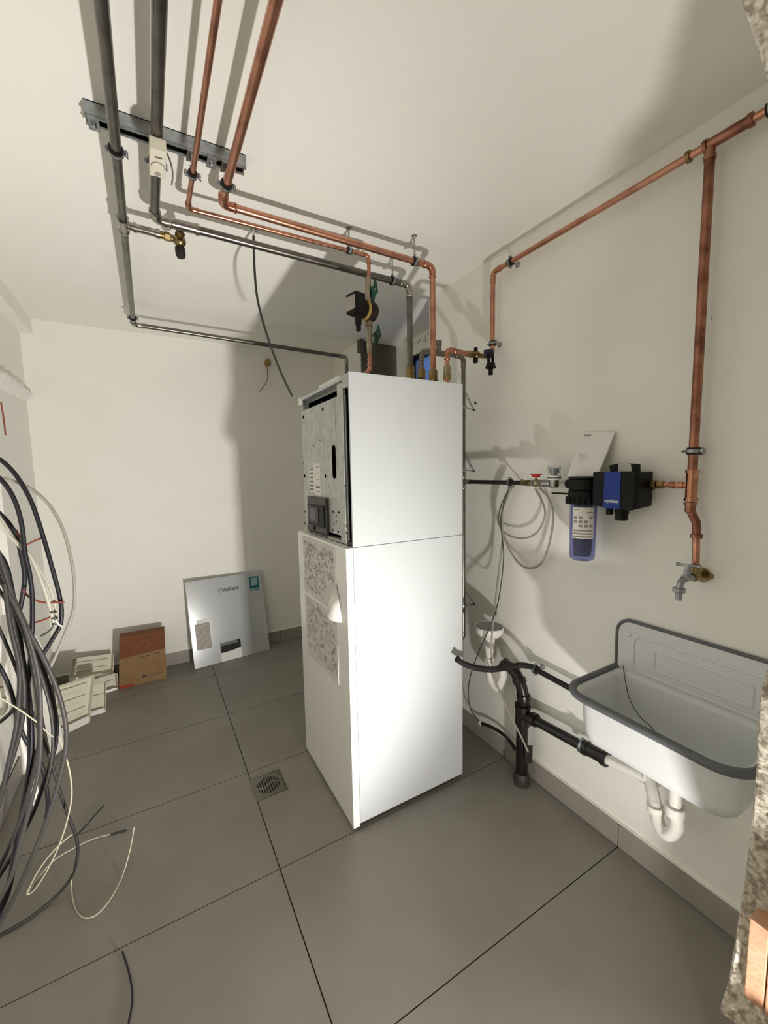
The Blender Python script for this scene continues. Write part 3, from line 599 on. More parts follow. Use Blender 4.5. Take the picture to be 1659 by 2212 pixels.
for k in range(20):
    t = 2*math.pi*k/20; mb.cyl((fx+.060*math.cos(t), fy+.060*math.sin(t), 1.413), (0, 0, 1), .005, .028, 8)
mb.build('grip_rib', BLACK, wf)
MB().cyl((fx, fy, 1.474), (0, 0, 1), .054, .05, 28).lathe([(.056, 0), (.056, .006), (.046, .008)], (fx, fy, 1.497), (0, 0, 1), 28).box((-.10, fy-.03, 1.44), (-.002, fy+.03, 1.50)).build('head', BLACK, wf)
MB().tube([(-.09, 1.028, zf), (-.095, .99, zf)], .019).build('inlet', BLACK, wf)
MB().tube([(-.09, .905, zf), (-.09, .880, zf)], .019).build('outlet', BLACK, wf)
MB().box((fx-.012, 1.0, 1.432), (fx+.002, 1.092, 1.439)).build('bleed_lever', BLACK, wf, smooth=False, bevel=.002)
MB().lathe([(.0485, 0), (.0485, -.10), (.047, -.2), (.045, -.212), (.036, -.220), (.0, -.222), (.0, -.218), (.034, -.216), (.042, -.209), (.0440, -.2), (.0455, -.10), (.0455, 0)], (fx, fy, 1.398), (0, 0, 1), 32, closed=True).build('blue_bowl', BLUEGL, wf)
mb = MB().lathe([(.031, 0), (.031, -.198)], (fx, fy, 1.392), (0, 0, 1), 24)
for k in range(16):
    t = 2*math.pi*k/16; mb.tube([(fx+.030*math.cos(t), fy+.030*math.sin(t), 1.39), (fx+.030*math.cos(t), fy+.030*math.sin(t), 1.21)], .0035, 6)
mb.build('cartridge', CARTR, wf)
# curved label on the bowl, facing the room
def arcplate(cx, cy, r, a0, a1, z0, z1, name, m, par, th=.0006, n=14):
    vs = []; fs = []
    for i in range(n+1):
        t = math.radians(a0+(a1-a0)*i/n); c_, s_ = math.cos(t), math.sin(t)
        for rr, z in ((r, z0), (r+th, z0), (r+th, z1), (r, z1)): vs.append((cx+rr*c_, cy+rr*s_, z))
    for i in range(n):
        for k in range(4): l = (k+1) % 4; fs.append((i*4+k, i*4+l, i*4+4+l, i*4+4+k))
    fs += [(0, 1, 2, 3), (n*4+3, n*4+2, n*4+1, n*4)]
    return MB().add(vs, fs).build(name, m, par)
LA0, LA1 = 168, 262
arcplate(fx, fy, .0487, LA0, LA1, 1.268, 1.388, 'label', PAPER, wf)
for k in range(3): arcplate(fx, fy, .0494, LA0+4, LA1-4, 1.272+.012*k, 1.278+.012*k, 'label_bar', LGREYC, wf, .0002)
for i in range(4):
    for j in range(3):
        if (i+j) % 4: arcplate(fx, fy, .0494, LA0+6+i*22, LA0+22+i*22, 1.312+.016*j, 1.322+.016*j, 'label_icon', LGREYC, wf, .0002, 4)
arcplate(fx, fy, .0494, LA0+5, LA0+30, 1.379, 1.382, 'label_print', INKD, wf, .0002, 4)
arcplate(fx, fy, .0494, LA1-32, LA1-6, 1.367, 1.3705, 'label_red_print', CARDR, wf, .0002, 4)
# controller
ct = thing('pump_controller', 'black pump controller with a blue stripe, mounted on the right wall', 'controller', (0, .81, 1.38))
cx0, cx1, cy0, cy1, cz0, cz1 = -.135, -.03, .735, .895, 1.393, 1.522
poly = [(cx0, cy1, cz0+.004), (cx0, cy0+.006, cz0-.006), (cx0+.008, cy0, cz0+.006), (cx1, cy0, cz0+.006), (cx1, cy1, cz0+.006)]
bt = [V(p) for p in poly]; tpp = [V((p[0], p[1], cz1+(0 if i else .001))) for i, p in enumerate(poly)]
n5 = 5; MB().add(bt+tpp, [(4, 3, 2, 1, 0), (5, 6, 7, 8, 9)]+[(i, (i+1) % 5, (i+1) % 5+5, i+5) for i in range(5)]).build('housing', BLACK, ct, smooth=False, bevel=.006)
MB().box((cx0-.002, .788, cz0-.001), (cx0+.004, .848, cz1-.001)).box((cx0+.0, .788, cz1-.002), (cx1-.03, .848, cz1+.0015)).build('blue_stripe', BLUE, ct, smooth=False)
for y in (.865, .785):
    s = 1 if y > .8 else -1
    MB().prism([(-.075, y, cz1-.004), (-.075, y-.024, cz1-.004), (-.075, y-.022, cz1+.018), (-.075, y-.022-s*.0, cz1+.026), (-.075, y-.016*1+(-.012 if s > 0 else .03), cz1+.030), (-.075, y+.004, cz1+.024)], (.012, 0, 0)).build('hook', BLACK, ct, smooth=False)
MB().cyl((-.085, .855, cz0-.012), (0, 0, 1), .0125, .034).build('cable_gland', BLACK, ct)
MB().cyl((-.085, .810, cz0-.010), (0, 0, 1), .0235, .030).cyl((-.085, .810, cz0-.033), (0, 0, 1), .0215, .028).build('drain_plug', BLACK, ct)
def text(body, size, origin, xdir, up, m, parent, name='lettering', ext=.0004, bold=0):
    cu_ = bpy.data.curves.new('t', 'FONT'); cu_.body = body; cu_.size = size; cu_.extrude = ext; cu_.offset = bold
    to = bpy.data.objects.new('t', cu_); COL.objects.link(to); bpy.context.view_layer.update()
    me = bpy.data.meshes.new_from_object(to.evaluated_get(bpy.context.evaluated_depsgraph_get()))
    bpy.data.objects.remove(to)
    X = V(xdir).normalized(); U = V(up); U = (U-X*U.dot(X)).normalized(); N = X.cross(U)
    M = Matrix((X, U, N)).transposed().to_4x4(); M.translation = V(origin)-WL[parent.name]
    me.transform(M); me.materials.clear(); me.materials.append(m)
    ob = bpy.data.objects.new(name, me); COL.objects.link(ob); ob.parent = parent; WL[ob.name] = WL[parent.name]; return ob
text('optiline', .0170, (cx0-.0022, .8445, cz0+.020), (0, -1, 0), (0, 0, 1), PAPER, ct, bold=.0002)
# booklet
bk1 = thing('booklet', 'white instruction booklet standing on the water filter against the wall', 'booklet', (-.05, .95, 1.506))
c0 = at(1225, 1032, 'x', -.085); c1 = at(1290, 1032, 'x', -.085); c2 = at(1328, 932, 'x', -.012); c3 = at(1258, 934, 'x', -.012)
c0.z = c1.z = 1.506
N_ = (c1-c0).cross(c3-c0).normalized()
if N_.x > 0: N_ = -N_
MB().prism([c0, c1, c2, c3], N_*-.006).build('pages', PAPER, bk1, smooth=False)
def bpt(u, v): return (c0*(1-u)+c1*u)*(1-v)+(c3*(1-u)+c2*u)*v
mb = MB()
for k in range(6): a_, b_ = bpt(.16+.01*k, .50-.035*k), bpt(.16+.01*k+(.28 if k % 2 else .42)*(.6 if k == 0 else 1), .50-.035*k); mb.tube([a_+N_*.0003, b_+N_*.0003], .0006, 4)
mb.tube([bpt(.10, .93)+N_*.0003, bpt(.32, .93)+N_*.0003], .0022, 4)
mb.build('cover_print', INK, bk1, smooth=False, kind='stuff')
# ------------------------------------------------------------------ cables
def cable(label, pxs, ax, val, r, m, cat='cable', group=None, name='cable', mn=True, seg=12, n=6, sag=None):
    q = []
    for i, (x, y) in enumerate(pxs):
        v = val[i] if isinstance(val, (list, tuple)) else val
        p = at(x, y, ax, v)
        if mn and p.z < r+.001: p = at(x, y, 'z', r+.001)
        q.append(p)
    return MB().tube(smooth_path(q, n), r, seg).build(name, m, None, label, category=None) if False else _cab(label, q, r, m, cat, group, name, seg, n)
def _cab(label, q, r, m, cat, group, name, seg, n):
    ob = MB().tube(smooth_path(q, n), r, seg).build(name, m, None, label, origin=min(q, key=lambda p: p.z))
    return props(ob, None, cat, group)
# cable coil on the right wall
cable('small inner loop of light grey cable hanging from the clamp on the right wall', [(1104, 1048), (1090, 1075), (1078, 1108), (1080, 1135), (1097, 1155), (1130, 1163), (1160, 1150), (1177, 1115), (1172, 1085), (1156, 1056)], 'x', [-.062, -.055, -.05, -.045, -.04, -.038, -.036, -.034, -.03, -.028], .0042, LGREYC)
cable('large outer loop of light grey cable hanging on the right wall', [(1110, 1050), (1097, 1072), (1084, 1108), (1085, 1145), (1102, 1190), (1125, 1220), (1150, 1227), (1174, 1210), (1190, 1160), (1195, 1110), (1185, 1076), (1166, 1054)], 'x', [-.064, -.058, -.054, -.05, -.045, -.043, -.04, -.038, -.036, -.03, -.024, -.02], .0048, LGREYC)
cable('light grey cable tail running from the coil down past the funnel to the standpipe', [(1104, 1052), (1086, 1100), (1085, 1170), (1078, 1230), (1070, 1300), (1062, 1380), (1063, 1440), (1078, 1490), (1105, 1550), (1130, 1600), (1141, 1625)], 'x', [-.066, -.07, -.07, -.08, -.14, -.205, -.20, -.17, -.14, -.12, -.112], .0045, LGREYC)
cable('thin grey cable tail looping left beside the boiler to a black conduit', [(1100, 1056), (1082, 1120), (1088, 1200), (1078, 1290), (1062, 1345), (1040, 1395), (1022, 1440), (1012, 1485), (1016, 1530), (1038, 1562)], 'x', [-.070, -.078, -.080, -.10, -.215, -.16, -.09, -.06, -.05, -.046], .0028, GREYC)
cd_ = thing('conduit_stub', 'short black conduit with a white connector above the floor behind the standpipe', 'conduit', at(1113, 1615, 'x', -.04))
q = [at(x, y, 'x', -.045) for x, y in ((1040, 1563), (1060, 1570), (1085, 1585), (1103, 1603), (1114, 1620))]
MB().tube(smooth_path(q), .009, 10).build('conduit', BLKINS, cd_); MB().cyl(at(1038, 1562, 'x', -.046), (.1, -1, -.2), .011, .018).build('connector', PVC, cd_)
# cable hanging from the ceiling
hc = thing('hanging_cable', 'grey cable hanging from a ceiling hook behind the copper pipes', 'cable', at(547, 475, 'y', 1.80))
MB().tube(smooth_path([at(x, y, 'y', 1.86) for x, y in ((547, 478), (548, 530), (550, 585), (556, 645), (570, 702), (590, 762), (610, 812), (632, 857))]), .0052, 8).build('cable', DGREYC, hc)
MB().tube([at(547, 478, 'y', 1.86), at(548, 510, 'y', 1.86)], .0062, 8).build('bare_end', PVC, hc)
qh = at(547, 475, 'y', 1.86); qh.z = H-.004
MB().cyl(qh, (0, 0, 1), .009, .008).tube([qh+V((-.016, 0, .002)), qh+V((-.008, 0, -.010)), qh+V((.010, 0, -.008)), qh+V((.018, 0, .002))], .0025, 6).build('hook', ZINCB, hc)
# foam filled junction on the back wall with a wire
fm = thing('foam_plug', 'yellow foam plug in the back wall with a thin wire hanging out', 'foam plug', at(578, 782, 'y', YB))
pf = at(579, 783, 'y', YB-.012); mb = MB()
for k in range(9): mb.sphere(pf+V((random.uniform(-.017, .017), random.uniform(-.008, .006), random.uniform(-.02, .02))), random.uniform(.012, .018), 10)
mb.build('foam', FOAM, fm)
MB().tube(smooth_path([at(x, y, 'y', YB-.03) for x, y in ((577, 792), (578, 810), (575, 826), (560, 846))]), .0028, 6).build('wire', REDBR, fm)
MB().cyl(at(580, 801, 'y', YB-.028), (0, 0, 1), .004, .03).build('white_sleeve', PVC, fm)
# pencil cross on the right wall
p = at(1537, 688, 'x', -.0004); props(MB().box((p.x, p.y-.0035, p.z-.0004), (p.x+.0004, p.y+.0035, p.z+.0004)).box((p.x, p.y-.0004, p.z-.0045), (p.x+.0004, p.y+.0004, p.z+.0045)).build('pencil_mark', INKD, smooth=False), 'tiny pencil cross on the right wall beside the copper drop pipe', 'mark')
# small dark screw left of brackets
p = at(1027, 871, 'x', -.002); props(MB().cyl(p, (1, 0, 0), .006, .006, 8).build('screw', BLACK), 'small dark screw head alone on the right wall above the top wire bracket', 'screw')
# ------------------------------------------------------------------ siphon, drain, hose
def pt(x, y, xx): return at(x, y, 'x', xx)
fn = thing('drain_funnel', 'white plastic drain funnel with a trap, low on the wall beside the boiler', 'drain funnel', pt(1057, 1440, -.09))
c = pt(1057, 1352, -.115)
MB().lathe([(.070, .0), (.072, -.004), (.070, -.028), (.050, -.052), (.024, -.062), (.020, -.075), (.018, -.073), (.022, -.058), (.048, -.046), (.066, -.026), (.068, -.002)], c, (0, 0, 1), 28, closed=True).build('bowl', PVC, fn)
MB().cyl(c+V((0, 0, -.004)), (0, 0, 1), .0675, .004, 28).build('lid', mat('shaded_grey_lid', '8b8b8b', .6, col2='929291', nscale=20), fn)  # the hose's shade is worked into the lid's grey
MB().tube([c+V((0, 0, -.06)), c+V((0, .0, -.17))], [.030, .018]).cyl(c+V((0, 0, -.175)), (0, 0, 1), .026, .02).build('neck', PVC, fn)
cb = c+V((0, 0, -.18)); y2 = pt(1086, 1440, -.10)
MB().tube(smooth_path([cb, cb+V((0, -.004, -.06)), cb+V((0, -.02, -.105)), V((-.11, (cb.y+y2.y)/2-.01, cb.z-.125)), V((-.105, y2.y+.015, cb.z-.105)), V((-.10, y2.y, cb.z-.06)), V((-.10, y2.y, y2.z))]), .021).build('trap', PVC, fn)
bdp = thing('drain_pipe', 'black plastic standpipe rising from the floor with a branch along the wall', 'pipe', pt(1128, 1690, -.075))
bx = -.075; by = 1.257
MB().tube([(bx, by, .001), (bx, by, .37)], .028, 20).build('standpipe', BLKPIPE, bdp)
MB().lathe([(.036, 0), (.038, .01), (.037, .045), (.031, .058)], (bx, by, .001), (0, 0, 1), 20).build('floor_socket', mat('grey_socket', '3b3936', .5), bdp)
zt0 = pt(1130, 1545, bx).z
MB().tube([(bx, by, zt0-.05), (bx, by, zt0+.045)], .034, 20).tube([(bx, by, zt0+.0), (bx, by-.075, zt0+.014)], .026, 16).ring((bx, by-.07, zt0+.013), (0, -1, .18), .024, .031, .02).ring((bx, by, zt0+.045), (0, 0, 1), .028, .038, .018).build('branch_tee', BLKPIPE, bdp)
up = [V((bx, by, zt0+.04)), pt(1131, 1505, bx), pt(1122, 1470, bx-.005), pt(1106, 1445, bx-.015), pt(1090, 1435, bx-.02)]
MB().tube(smooth_path(up), .027, 18).ring(up[1], (0, .1, 1), .026, .033, .022).ring(up[2], (0, .6, 1), .026, .033, .022).ring(up[4], (0, 1, .4), .024, .031, .02).build('upper_bends', BLKPIPE, bdp)
MB().box((-.006, -.0295, -.003), (.006, -.0285, .003), Matrix.Translation(pt(1122, 1503, bx-.028))).build('clip', PVC, bdp, smooth=False)
MB().prism([pt(1133, 1612, bx-.03), pt(1143, 1612, bx-.02), pt(1142, 1650, bx-.02), pt(1134, 1650, bx-.03)], (.02, -.004, 0)).build('tape_wrap', BLKINS, bdp, smooth=False)
b0 = V((bx, by-.06, zt0+.011)); b1 = pt(1262, 1614, bx); b2 = pt(1312, 1641, bx)
MB().tube([b0, b1], .0215, 18).build('branch_pipe', BLKPIPE, bdp)
dd = (b2-b1).normalized(); MB().tube([b1, b2], .0255, 18).ring(b2-dd*.01, dd, .021, .030, .02).ring(b1+dd*.01, dd, .021, .029, .014).build('socket', BLKPIPE, bdp)
clamp('wall clamp on the black drain branch under the sink', b1-dd*.005, dd, .0225, (0, b1.y, b1.z+.01), 'pipe clamps')
# sink trap
e1 = pt(1403, 1683, bx)
tr = thing('sink_trap', 'white plastic U-trap under the wall sink', 'drain trap', (-.165, .60, .28))
MB().tube([b2-dd*.012, e1], .019, 18).build('waste_pipe', PVC, tr)
sx, sy_ = -.165, .592
l1 = pt(1410, 1712, -.10); l2 = pt(1416, 1745, -.125); l3 = pt(1424, 1782, -.14); l4 = pt(1443, 1803, -.15); l5 = pt(1462, 1785, -.16); l6 = pt(1458, 1750, -.165); l7 = pt(1459, 1690, -.165)
MB().tube(smooth_path([e1, l1, l2]), .0205, 18).ring(e1+V((0, .006, .004)), dd, .019, .024, .012).build('elbow', PVC, tr)
MB().tube(smooth_path([l1.lerp(l2, .6), l2, l3, l4, l5, l6], 8), .0205, 18).build('u_bend', PVC, tr)
MB().ring(l2, (0, .05, 1), .0195, .0265, .02).build('union_nut', PVC, tr); MB().ring(l6, (0, 0, 1), .0195, .0285, .030).build('union_nut', PVC, tr)
MB().tube([l6, V((l7.x, l7.y, .574))], .018, 18).build('tail_pipe', PVC, tr)
# hose
hs = [at(988, 1424, 'y', 1.375), at(1002, 1434, 'y', 1.37), at(1030, 1443, 'y', 1.34), at(1062, 1446, 'y', 1.285), pt(1095, 1442, -.150), pt(1125, 1437, -.115), pt(1150, 1441, -.058)]
hse = thing('black_hose', 'black rubber hose running from beside the boiler to behind the sink', 'hose', (-.05, 1.2, .6))
d1 = pt(1157, 1446, -.05); d2 = pt(1236, 1489, -.05); dv = (d2-d1).normalized()
MB().tube(smooth_path(hs+[d1]), .0135, 14).build('bend', BLKINS, hse); MB().tube([d1, d1+dv*.335], .0125, 14).build('straight', BLKINS, hse)
MB().cyl(hs[0], hs[1]-hs[0], .0145, .006).build('end_rim', BLACK, hse)
clamp('wall clamp on the black hose left of the sink', d1, dv, .0138, (0, d1.y, d1.z), 'pipe clamps')
# ------------------------------------------------------------------ sink
sk = thing('wall_sink', 'white enamelled utility sink with a dark grey rim on the right wall', 'sink', (0, .59, .56))
SY0, SY1, SXF, ZR = .330, .852, -.335, .752
def rr(x0, x1, y0, y1, r, z, n=6, rb=.03):
    out = []
    for (cx_, cy_, a0, rad) in ((x0+r, y0+r, 180, r), (x1-rb, y0+rb, 270, rb), (x1-rb, y1-rb, 0, rb), (x0+r, y1-r, 90, r)):
        cx_ = x0+rad if a0 in (180, 90) else x1-rad; cy_ = y0+rad if a0 in (180, 270) else y1-rad
        for k in range(n+1): t = math.radians(a0+90*k/n); out.append(V((cx_+rad*math.cos(t), cy_+rad*math.sin(t), z)))
    return out
mb = MB(); loops = []
for (ins, z, r) in ((0, ZR, .085), (.022, ZR-.006, .075), (.026, ZR-.02, .07), (.032, ZR-.13, .07), (.042, ZR-.165, .06), (.07, ZR-.182, .05), (.13, ZR-.188, .02)):
    loops.append(rr(SXF+ins, -.012-ins*.4, SY0+ins, SY1-ins, r, z, rb=max(.012, .045-ins*.2)))
for (ins, z, r) in ((.126, ZR-.180, .02), (.072, ZR-.174, .05), (.05, ZR-.160, .055), (.039, ZR-.125, .065), (.030, ZR-.015, .07), (.020, ZR+.001, .078), (0, ZR+.004, .085)):
    loops.append(rr(SXF+ins, -.012-ins*.4, SY0+ins, SY1-ins, r, z, rb=max(.012, .045-ins*.2)))
L = len(loops[0]); vs = [p for lp_ in loops for p in lp_]; fs = []
for i in range(len(loops)):
    j = (i+1) % len(loops)
    if i == 6: continue
    for k in range(L): l = (k+1) % L; fs.append((i*L+k, i*L+l, j*L+l, j*L+k))
fs.append(tuple(range(6*L, 7*L))); fs.append(tuple(range(8*L-1, 7*L-1, -1)))
mb.add(vs, fs).build('basin', SINKW, sk, ang=60)
# splash back
ZT = .955; rc = .055; o_ = []
for k in range(9): t = math.radians(90*k/8); o_.append((SY1-rc+rc*math.sin(t), ZT-rc+rc*math.cos(t)))
prof2 = [(SY0, ZR-.01)]+[(SY0+SY1-y, z) for y, z in reversed(o_)]+[(y, z) for y, z in o_]+[(SY1, ZR-.01)]
seen = [prof2[0]]
for q_ in prof2[1:]:
    if (V(q_)-V(seen[-1])).length > 1e-4: seen.append(q_)
MB().prism([(-.004, y, z) for y, z in seen], (-.008, 0, 0)).build('splash_back', SINKW, sk, smooth=False)
MB().tube([(-.010, y, z) for y, z in seen], .0065, 10).build('splash_rim', SINKR, sk, ang=80)
lo_ = rr(SXF, -.012, SY0, SY1, .085, ZR+.003, n=8, rb=.01)
lo_ = [V((p.x, p.y, p.z)) for p in lo_]
front = [p for p in lo_ if p.x < -.02]
front.sort(key=lambda p: math.atan2(p.y-.59, -(p.x+.05)))
MB().tube([V((-.012, SY0, ZR+.003))]+front+[V((-.012, SY1, ZR+.003))], .0132, 12).build('rim', SINKR, sk, ang=80)
def rrect(y0, y1, z0, z1, r, x, n=5):
    o = []
    for cy_, cz_, a0 in ((y0+r, z0+r, 180), (y1-r, z0+r, 270), (y1-r, z1-r, 0), (y0+r, z1-r, 90)):
        for k in range(n+1): t = math.radians(a0+90*k/n); o.append(V((x, cy_+r*math.cos(t), cz_+r*math.sin(t))))
    return o
MB().tube(rrect(SY0+.045, SY1-.065, ZR+.015, ZT-.05, .03, -.0108), .0058, 8, closed=True).tube(rrect(SY0+.10, SY1-.14, ZR+.045, ZT-.085, .006, -.0108), .0046, 8, closed=True).build('embossed_panel', SINKW, sk, ang=80)
for y in (SY1-.045, SY0+.045): MB().lathe([(.009, 0), (.009, .004), (.004, .007)], (-.012, y, ZT-.055), (-1, 0, 0)).build('screw_cap', SINKW, sk)
dq = at(1470, 1608, 'z', ZR-.172); MB().ring(dq, (0, 0, 1), .014, .034, .006, 24).build('drain_ring', SHINY, sk); MB().cyl(dq, (0, 0, 1), .0135, .005).build('drain_plug', BLACK, sk)
q = [at(1346, 1438, 'x', -.020), at(1352, 1478, 'x', -.050), at(1362, 1515, 'x', -.062), at(1382, 1548, 'z', .630), at(1404, 1568, 'z', .602), at(1421, 1590, 'z', .590)]
MB().tube(smooth_path(q), .0016, 6).build('chain', GREYC, sk)
# ------------------------------------------------------------------ floor drain
dr = thing('floor_drain', 'square stainless floor drain with slotted grate set in the tiles', 'floor drain', ((DR[0]+DR[1])/2, (DR[2]+DR[3])/2, 0))
x0, x1, y0, y1 = DR
MB().box((x0, y0, -.018), (x1, y0+.006, .001)).box((x0, y1-.006, -.018), (x1, y1, .001)).box((x0, y0+.006, -.018), (x0+.006, y1-.006, .001)).box((x1-.006, y0+.006, -.018), (x1, y1-.006, .001)).build('frame', INOX, dr, smooth=False)
MB().box((x0+.007, y0+.007, -.005), (x1-.007, y1-.007, -.0005)).build('grate', INOX, dr, smooth=False, bevel=.0008)
cxd, cyd = (x0+x1)/2, (y0+y1)/2
for k in range(9):
    x = cxd-.048+.012*k; h = math.sqrt(max(0, .056**2-(x-cxd)**2)); w_ = .012*math.sin((x-cxd)*55)
    for (a, b) in ((-h, -.006+w_), (.006+w_, h)):
        if b-a > .006: MB().box((x-.0028, cyd+a, -.002), (x+.0028, cyd+b, .0002)).build('slot', BLACK, dr, smooth=False)
# ------------------------------------------------------------------ leaning front panel
BLp, BRp = at(421, 1446, 'z', .003), at(583, 1403, 'z', .003)
TLp, TRp = at(400, 1258.5, 'y', YB-.085), None
lc = thing('boiler_front_panel', 'silver-grey boiler front panel leaning on the back wall', 'panel', (BLp+BRp)/2)
TRp = TLp+(BRp-BLp)   # keep it a parallelogram
nn = (BRp-BLp).cross(TLp-BLp).normalized()
if nn.y > 0: nn = -nn
def lp2(u, v, d=0): return BLp+(BRp-BLp)*u+(TLp-BLp)*v+nn*d
def plate(par, name, m, u0, u1, v0, v1, d0, d1, **k):
    return MB().prism([lp2(u0, v0, d0), lp2(u1, v0, d0), lp2(u1, v1, d0), lp2(u0, v1, d0)], nn*(d1-d0)).build(name, m, par, smooth=False, **k)
b_ = MB()
for (u0, u1, v0, v1) in ((0, .34, 0, 1), (.61, 1, 0, 1), (.34, .61, .225, 1), (.34, .61, 0, .0)):
    if v1 > v0: b_.prism([lp2(u0, v0, -.022), lp2(u1, v0, -.022), lp2(u1, v1, -.022), lp2(u0, v1, -.022)], nn*.022)
b_.build('face', STAIN, lc, smooth=False)
plate(lc, 'display_recess', BLACK, .34, .61, .10, .225, -.02, -.012)
plate(lc, 'recess_top', MGREY, .34, .57, .185, .225, -.012, -.010)
# white flap with a curved upper edge
pl = [lp2(.34, .0, -.004)]+[lp2(.61, 0, -.004)]+[lp2(.61-.27*k/8, .105+(.018*math.sin(math.pi*.5*(1-k/8))-.01*math.sin(math.pi*k/8)), -.004) for k in range(9)]
MB().prism(pl, nn*.004).build('white_flap', PAPER, lc, smooth=False)
plate(lc, 'grey_sticker', LGREYC, .055, .235, .20, .50, 0, .0006)
plate(lc, 'warning_sticker', PAPER, .08, .255, .50, .545, 0, .0006)
mb = MB()
for k in range(16):
    v = .215+.0175*k; mb.prism([lp2(.065, v, .0007), lp2(.065+.15*random.uniform(.6, 1), v, .0007), lp2(.22, v+.003, .0007), lp2(.065, v+.003, .0007)], nn*.0003)
mb.build('sticker_text', SHEET, lc, kind='stuff', smooth=False)
plate(lc, 'teal_sticker', TEAL, .82, .95, .775, .945, 0, .0006); plate(lc, 'pale_square', TEALL, .838, .932, .835, .930, .0006, .0009)
plate(lc, 'pale_strip', TEALL, .835, .938, .785, .800, .0006, .0009)
xd = (BRp-BLp).normalized(); ud = (TLp-BLp).normalized()
text('Vaillant', .046, lp2(.44, .822, .0004), xd, ud, INKD, lc, bold=.0006)
lg = lp2(.408, .842, .0006); MB().ring(lg, nn, .0135, .016, .0008).box((-.001, -.010, -.0004), (.001, .010, .0004), Matrix.Translation(lg+xd*.004) @ Matrix((xd, ud, nn)).transposed().to_4x4()).box((-.001, -.010, -.0004), (.001, .010, .0004), Matrix.Translation(lg-xd*.004) @ Matrix((xd, ud, nn)).transposed().to_4x4()).tube([lg-xd*.006+ud*.002, lg+ud*.008, lg+xd*.006+ud*.002], .001, 4).build('emblem', INKD, lc, smooth=False)
# ------------------------------------------------------------------ cardboard box
B0, B1 = at(257, 1490, 'z', .001), at(360, 1464.4, 'z', .001)
T0, T1_ = at(257.5, 1377.6, 'y', 3.41), at(355.6, 1360.8, 'y', 3.42)
cb_ = thing('cardboard_box', 'flat cardboard box with an orange top half, standing by the back wall', 'cardboard box', (B0+B1)/2)
dp_ = V((0, .09, 0))
def cq(u, v): return (B0*(1-u)+B1*u)*(1-v)+(T0*(1-u)+T1_*u)*v
MB().prism([cq(0, 0), cq(1, 0), cq(1, .62), cq(0, .58)], dp_).build('box_body', CARD, cb_, smooth=False)
MB().prism([cq(0, .58), cq(1, .62), cq(1, 1), cq(0, 1)], dp_).build('orange_half', CARDD, cb_, smooth=False)
fr = V((0, -.0006, 0))
MB().prism([cq(.0, .01)+fr, cq(.32, .005)+fr, cq(.28, .05)+fr, cq(0, .07)+fr], V((0, -.0004, 0))).build('red_mark', CARDR, cb_, smooth=False)
mb = MB()
for k in range(14):
    if k == 7: continue
    mb.prism([cq(.42+.033*k, .525+.002*k)+fr, cq(.445+.033*k, .527+.002*k)+fr, cq(.445+.033*k, .545+.002*k)+fr, cq(.42+.033*k, .542+.002*k)+fr], V((0, -.0004, 0)))
for k in range(12): mb.prism([cq(.58+.028*k, .135+.001*k)+fr, cq(.60+.028*k, .137)+fr, cq(.60+.028*k, .152)+fr, cq(.58+.028*k, .150)+fr], V((0, -.0004, 0)))
mb.prism([cq(.48, .12)+fr, cq(.55, .122)+fr, cq(.55, .175)+fr, cq(.48, .172)+fr], V((0, -.0004, 0)))
mb.build('box_print', INKD, cb_, kind='stuff', smooth=False)
MB().ring(cq(.52, .78)+V((0, -.0004, 0)), (0, 1, .1), .03, .045, .0008).build('printed_emblem', mat('faded_print', '7d4d36', .85), cb_)
# ------------------------------------------------------------------ cream plastic trays
def tray(label, corners, depth, ribs=3, wall=.004, m=CREAM, openf=True):
    a, b, c_, d = [V(p) for p in corners]   # BL, BR, TR, TL of the front opening
    n_ = (b-a).cross(d-a).normalized()
    if n_.y > 0: n_ = -n_
    t = thing('plastic_tray', label, 'tray', (a+b)/2, 'cream plastic trays in the back left corner')
    def q(u, v, w_=0): return (a*(1-u)+b*u)*(1-v)+(d*(1-u)+c_*u)*v-n_*w_
    MB().prism([q(.03, .03, depth), q(.97, .03, depth), q(.97, .97, depth), q(.03, .97, depth)], n_*-.003).build('back', m, t, smooth=False)
    for (e0, e1, i0, i1) in (((0, 0), (1, 0), (.03, .03), (.97, .03)), ((1, 0), (1, 1), (.97, .03), (.97, .97)), ((1, 1), (0, 1), (.97, .97), (.03, .97)), ((0, 1), (0, 0), (.03, .97), (.03, .03))):
        MB().add([q(*e0), q(*e1), q(*i1, depth), q(*i0, depth)], [(0, 1, 2, 3)]).build('side', m, t, smooth=False).modifiers.new('s', 'SOLIDIFY').thickness = wall
    MB().prism([q(.0, .0, -.001), q(1, .0, -.001), q(.93, .15, -.001), q(.0, .15, -.001)], n_*.003).build('bottom_lip', PVC, t, smooth=False)
    for k in range(ribs):
        v = (k+1)/(ribs+1)+.03
        MB().prism([q(.08, v, depth-.002), q(.86, v, depth-.002), q(.86, v+.10, depth-.002), q(.08, v+.10, depth-.002)], n_*.012).build('rib', m, t, smooth=False, bevel=.003)
    return t
def tq(l, ys_):
    o = []
    for (x, y), yy in zip(l, ys_): o.append(at(x, y, 'y', yy))
    return o
def tray_px(label, px, depth, ybase, lean, **k):
    bl_, br_ = at(px[0][0], px[0][1], 'z', .002), at(px[1][0], px[1][1], 'z', .002)
    tl_ = at(px[3][0], px[3][1], 'y', bl_.y+lean); trr = at(px[2][0], px[2][1], 'y', br_.y+lean)
    return tray(label, (bl_, br_, trr, tl_), depth, **k)
tray_px('large louvred cream tray in front, nearest the cables', [(129, 1592), (193, 1560), (205, 1457), (118, 1484)], .03, 0, .10, ribs=3)
tray_px('middle cream tray, partly behind the louvred one', [(196, 1547), (228, 1538), (228, 1474), (200, 1480)], .03, 0, .06, ribs=1)
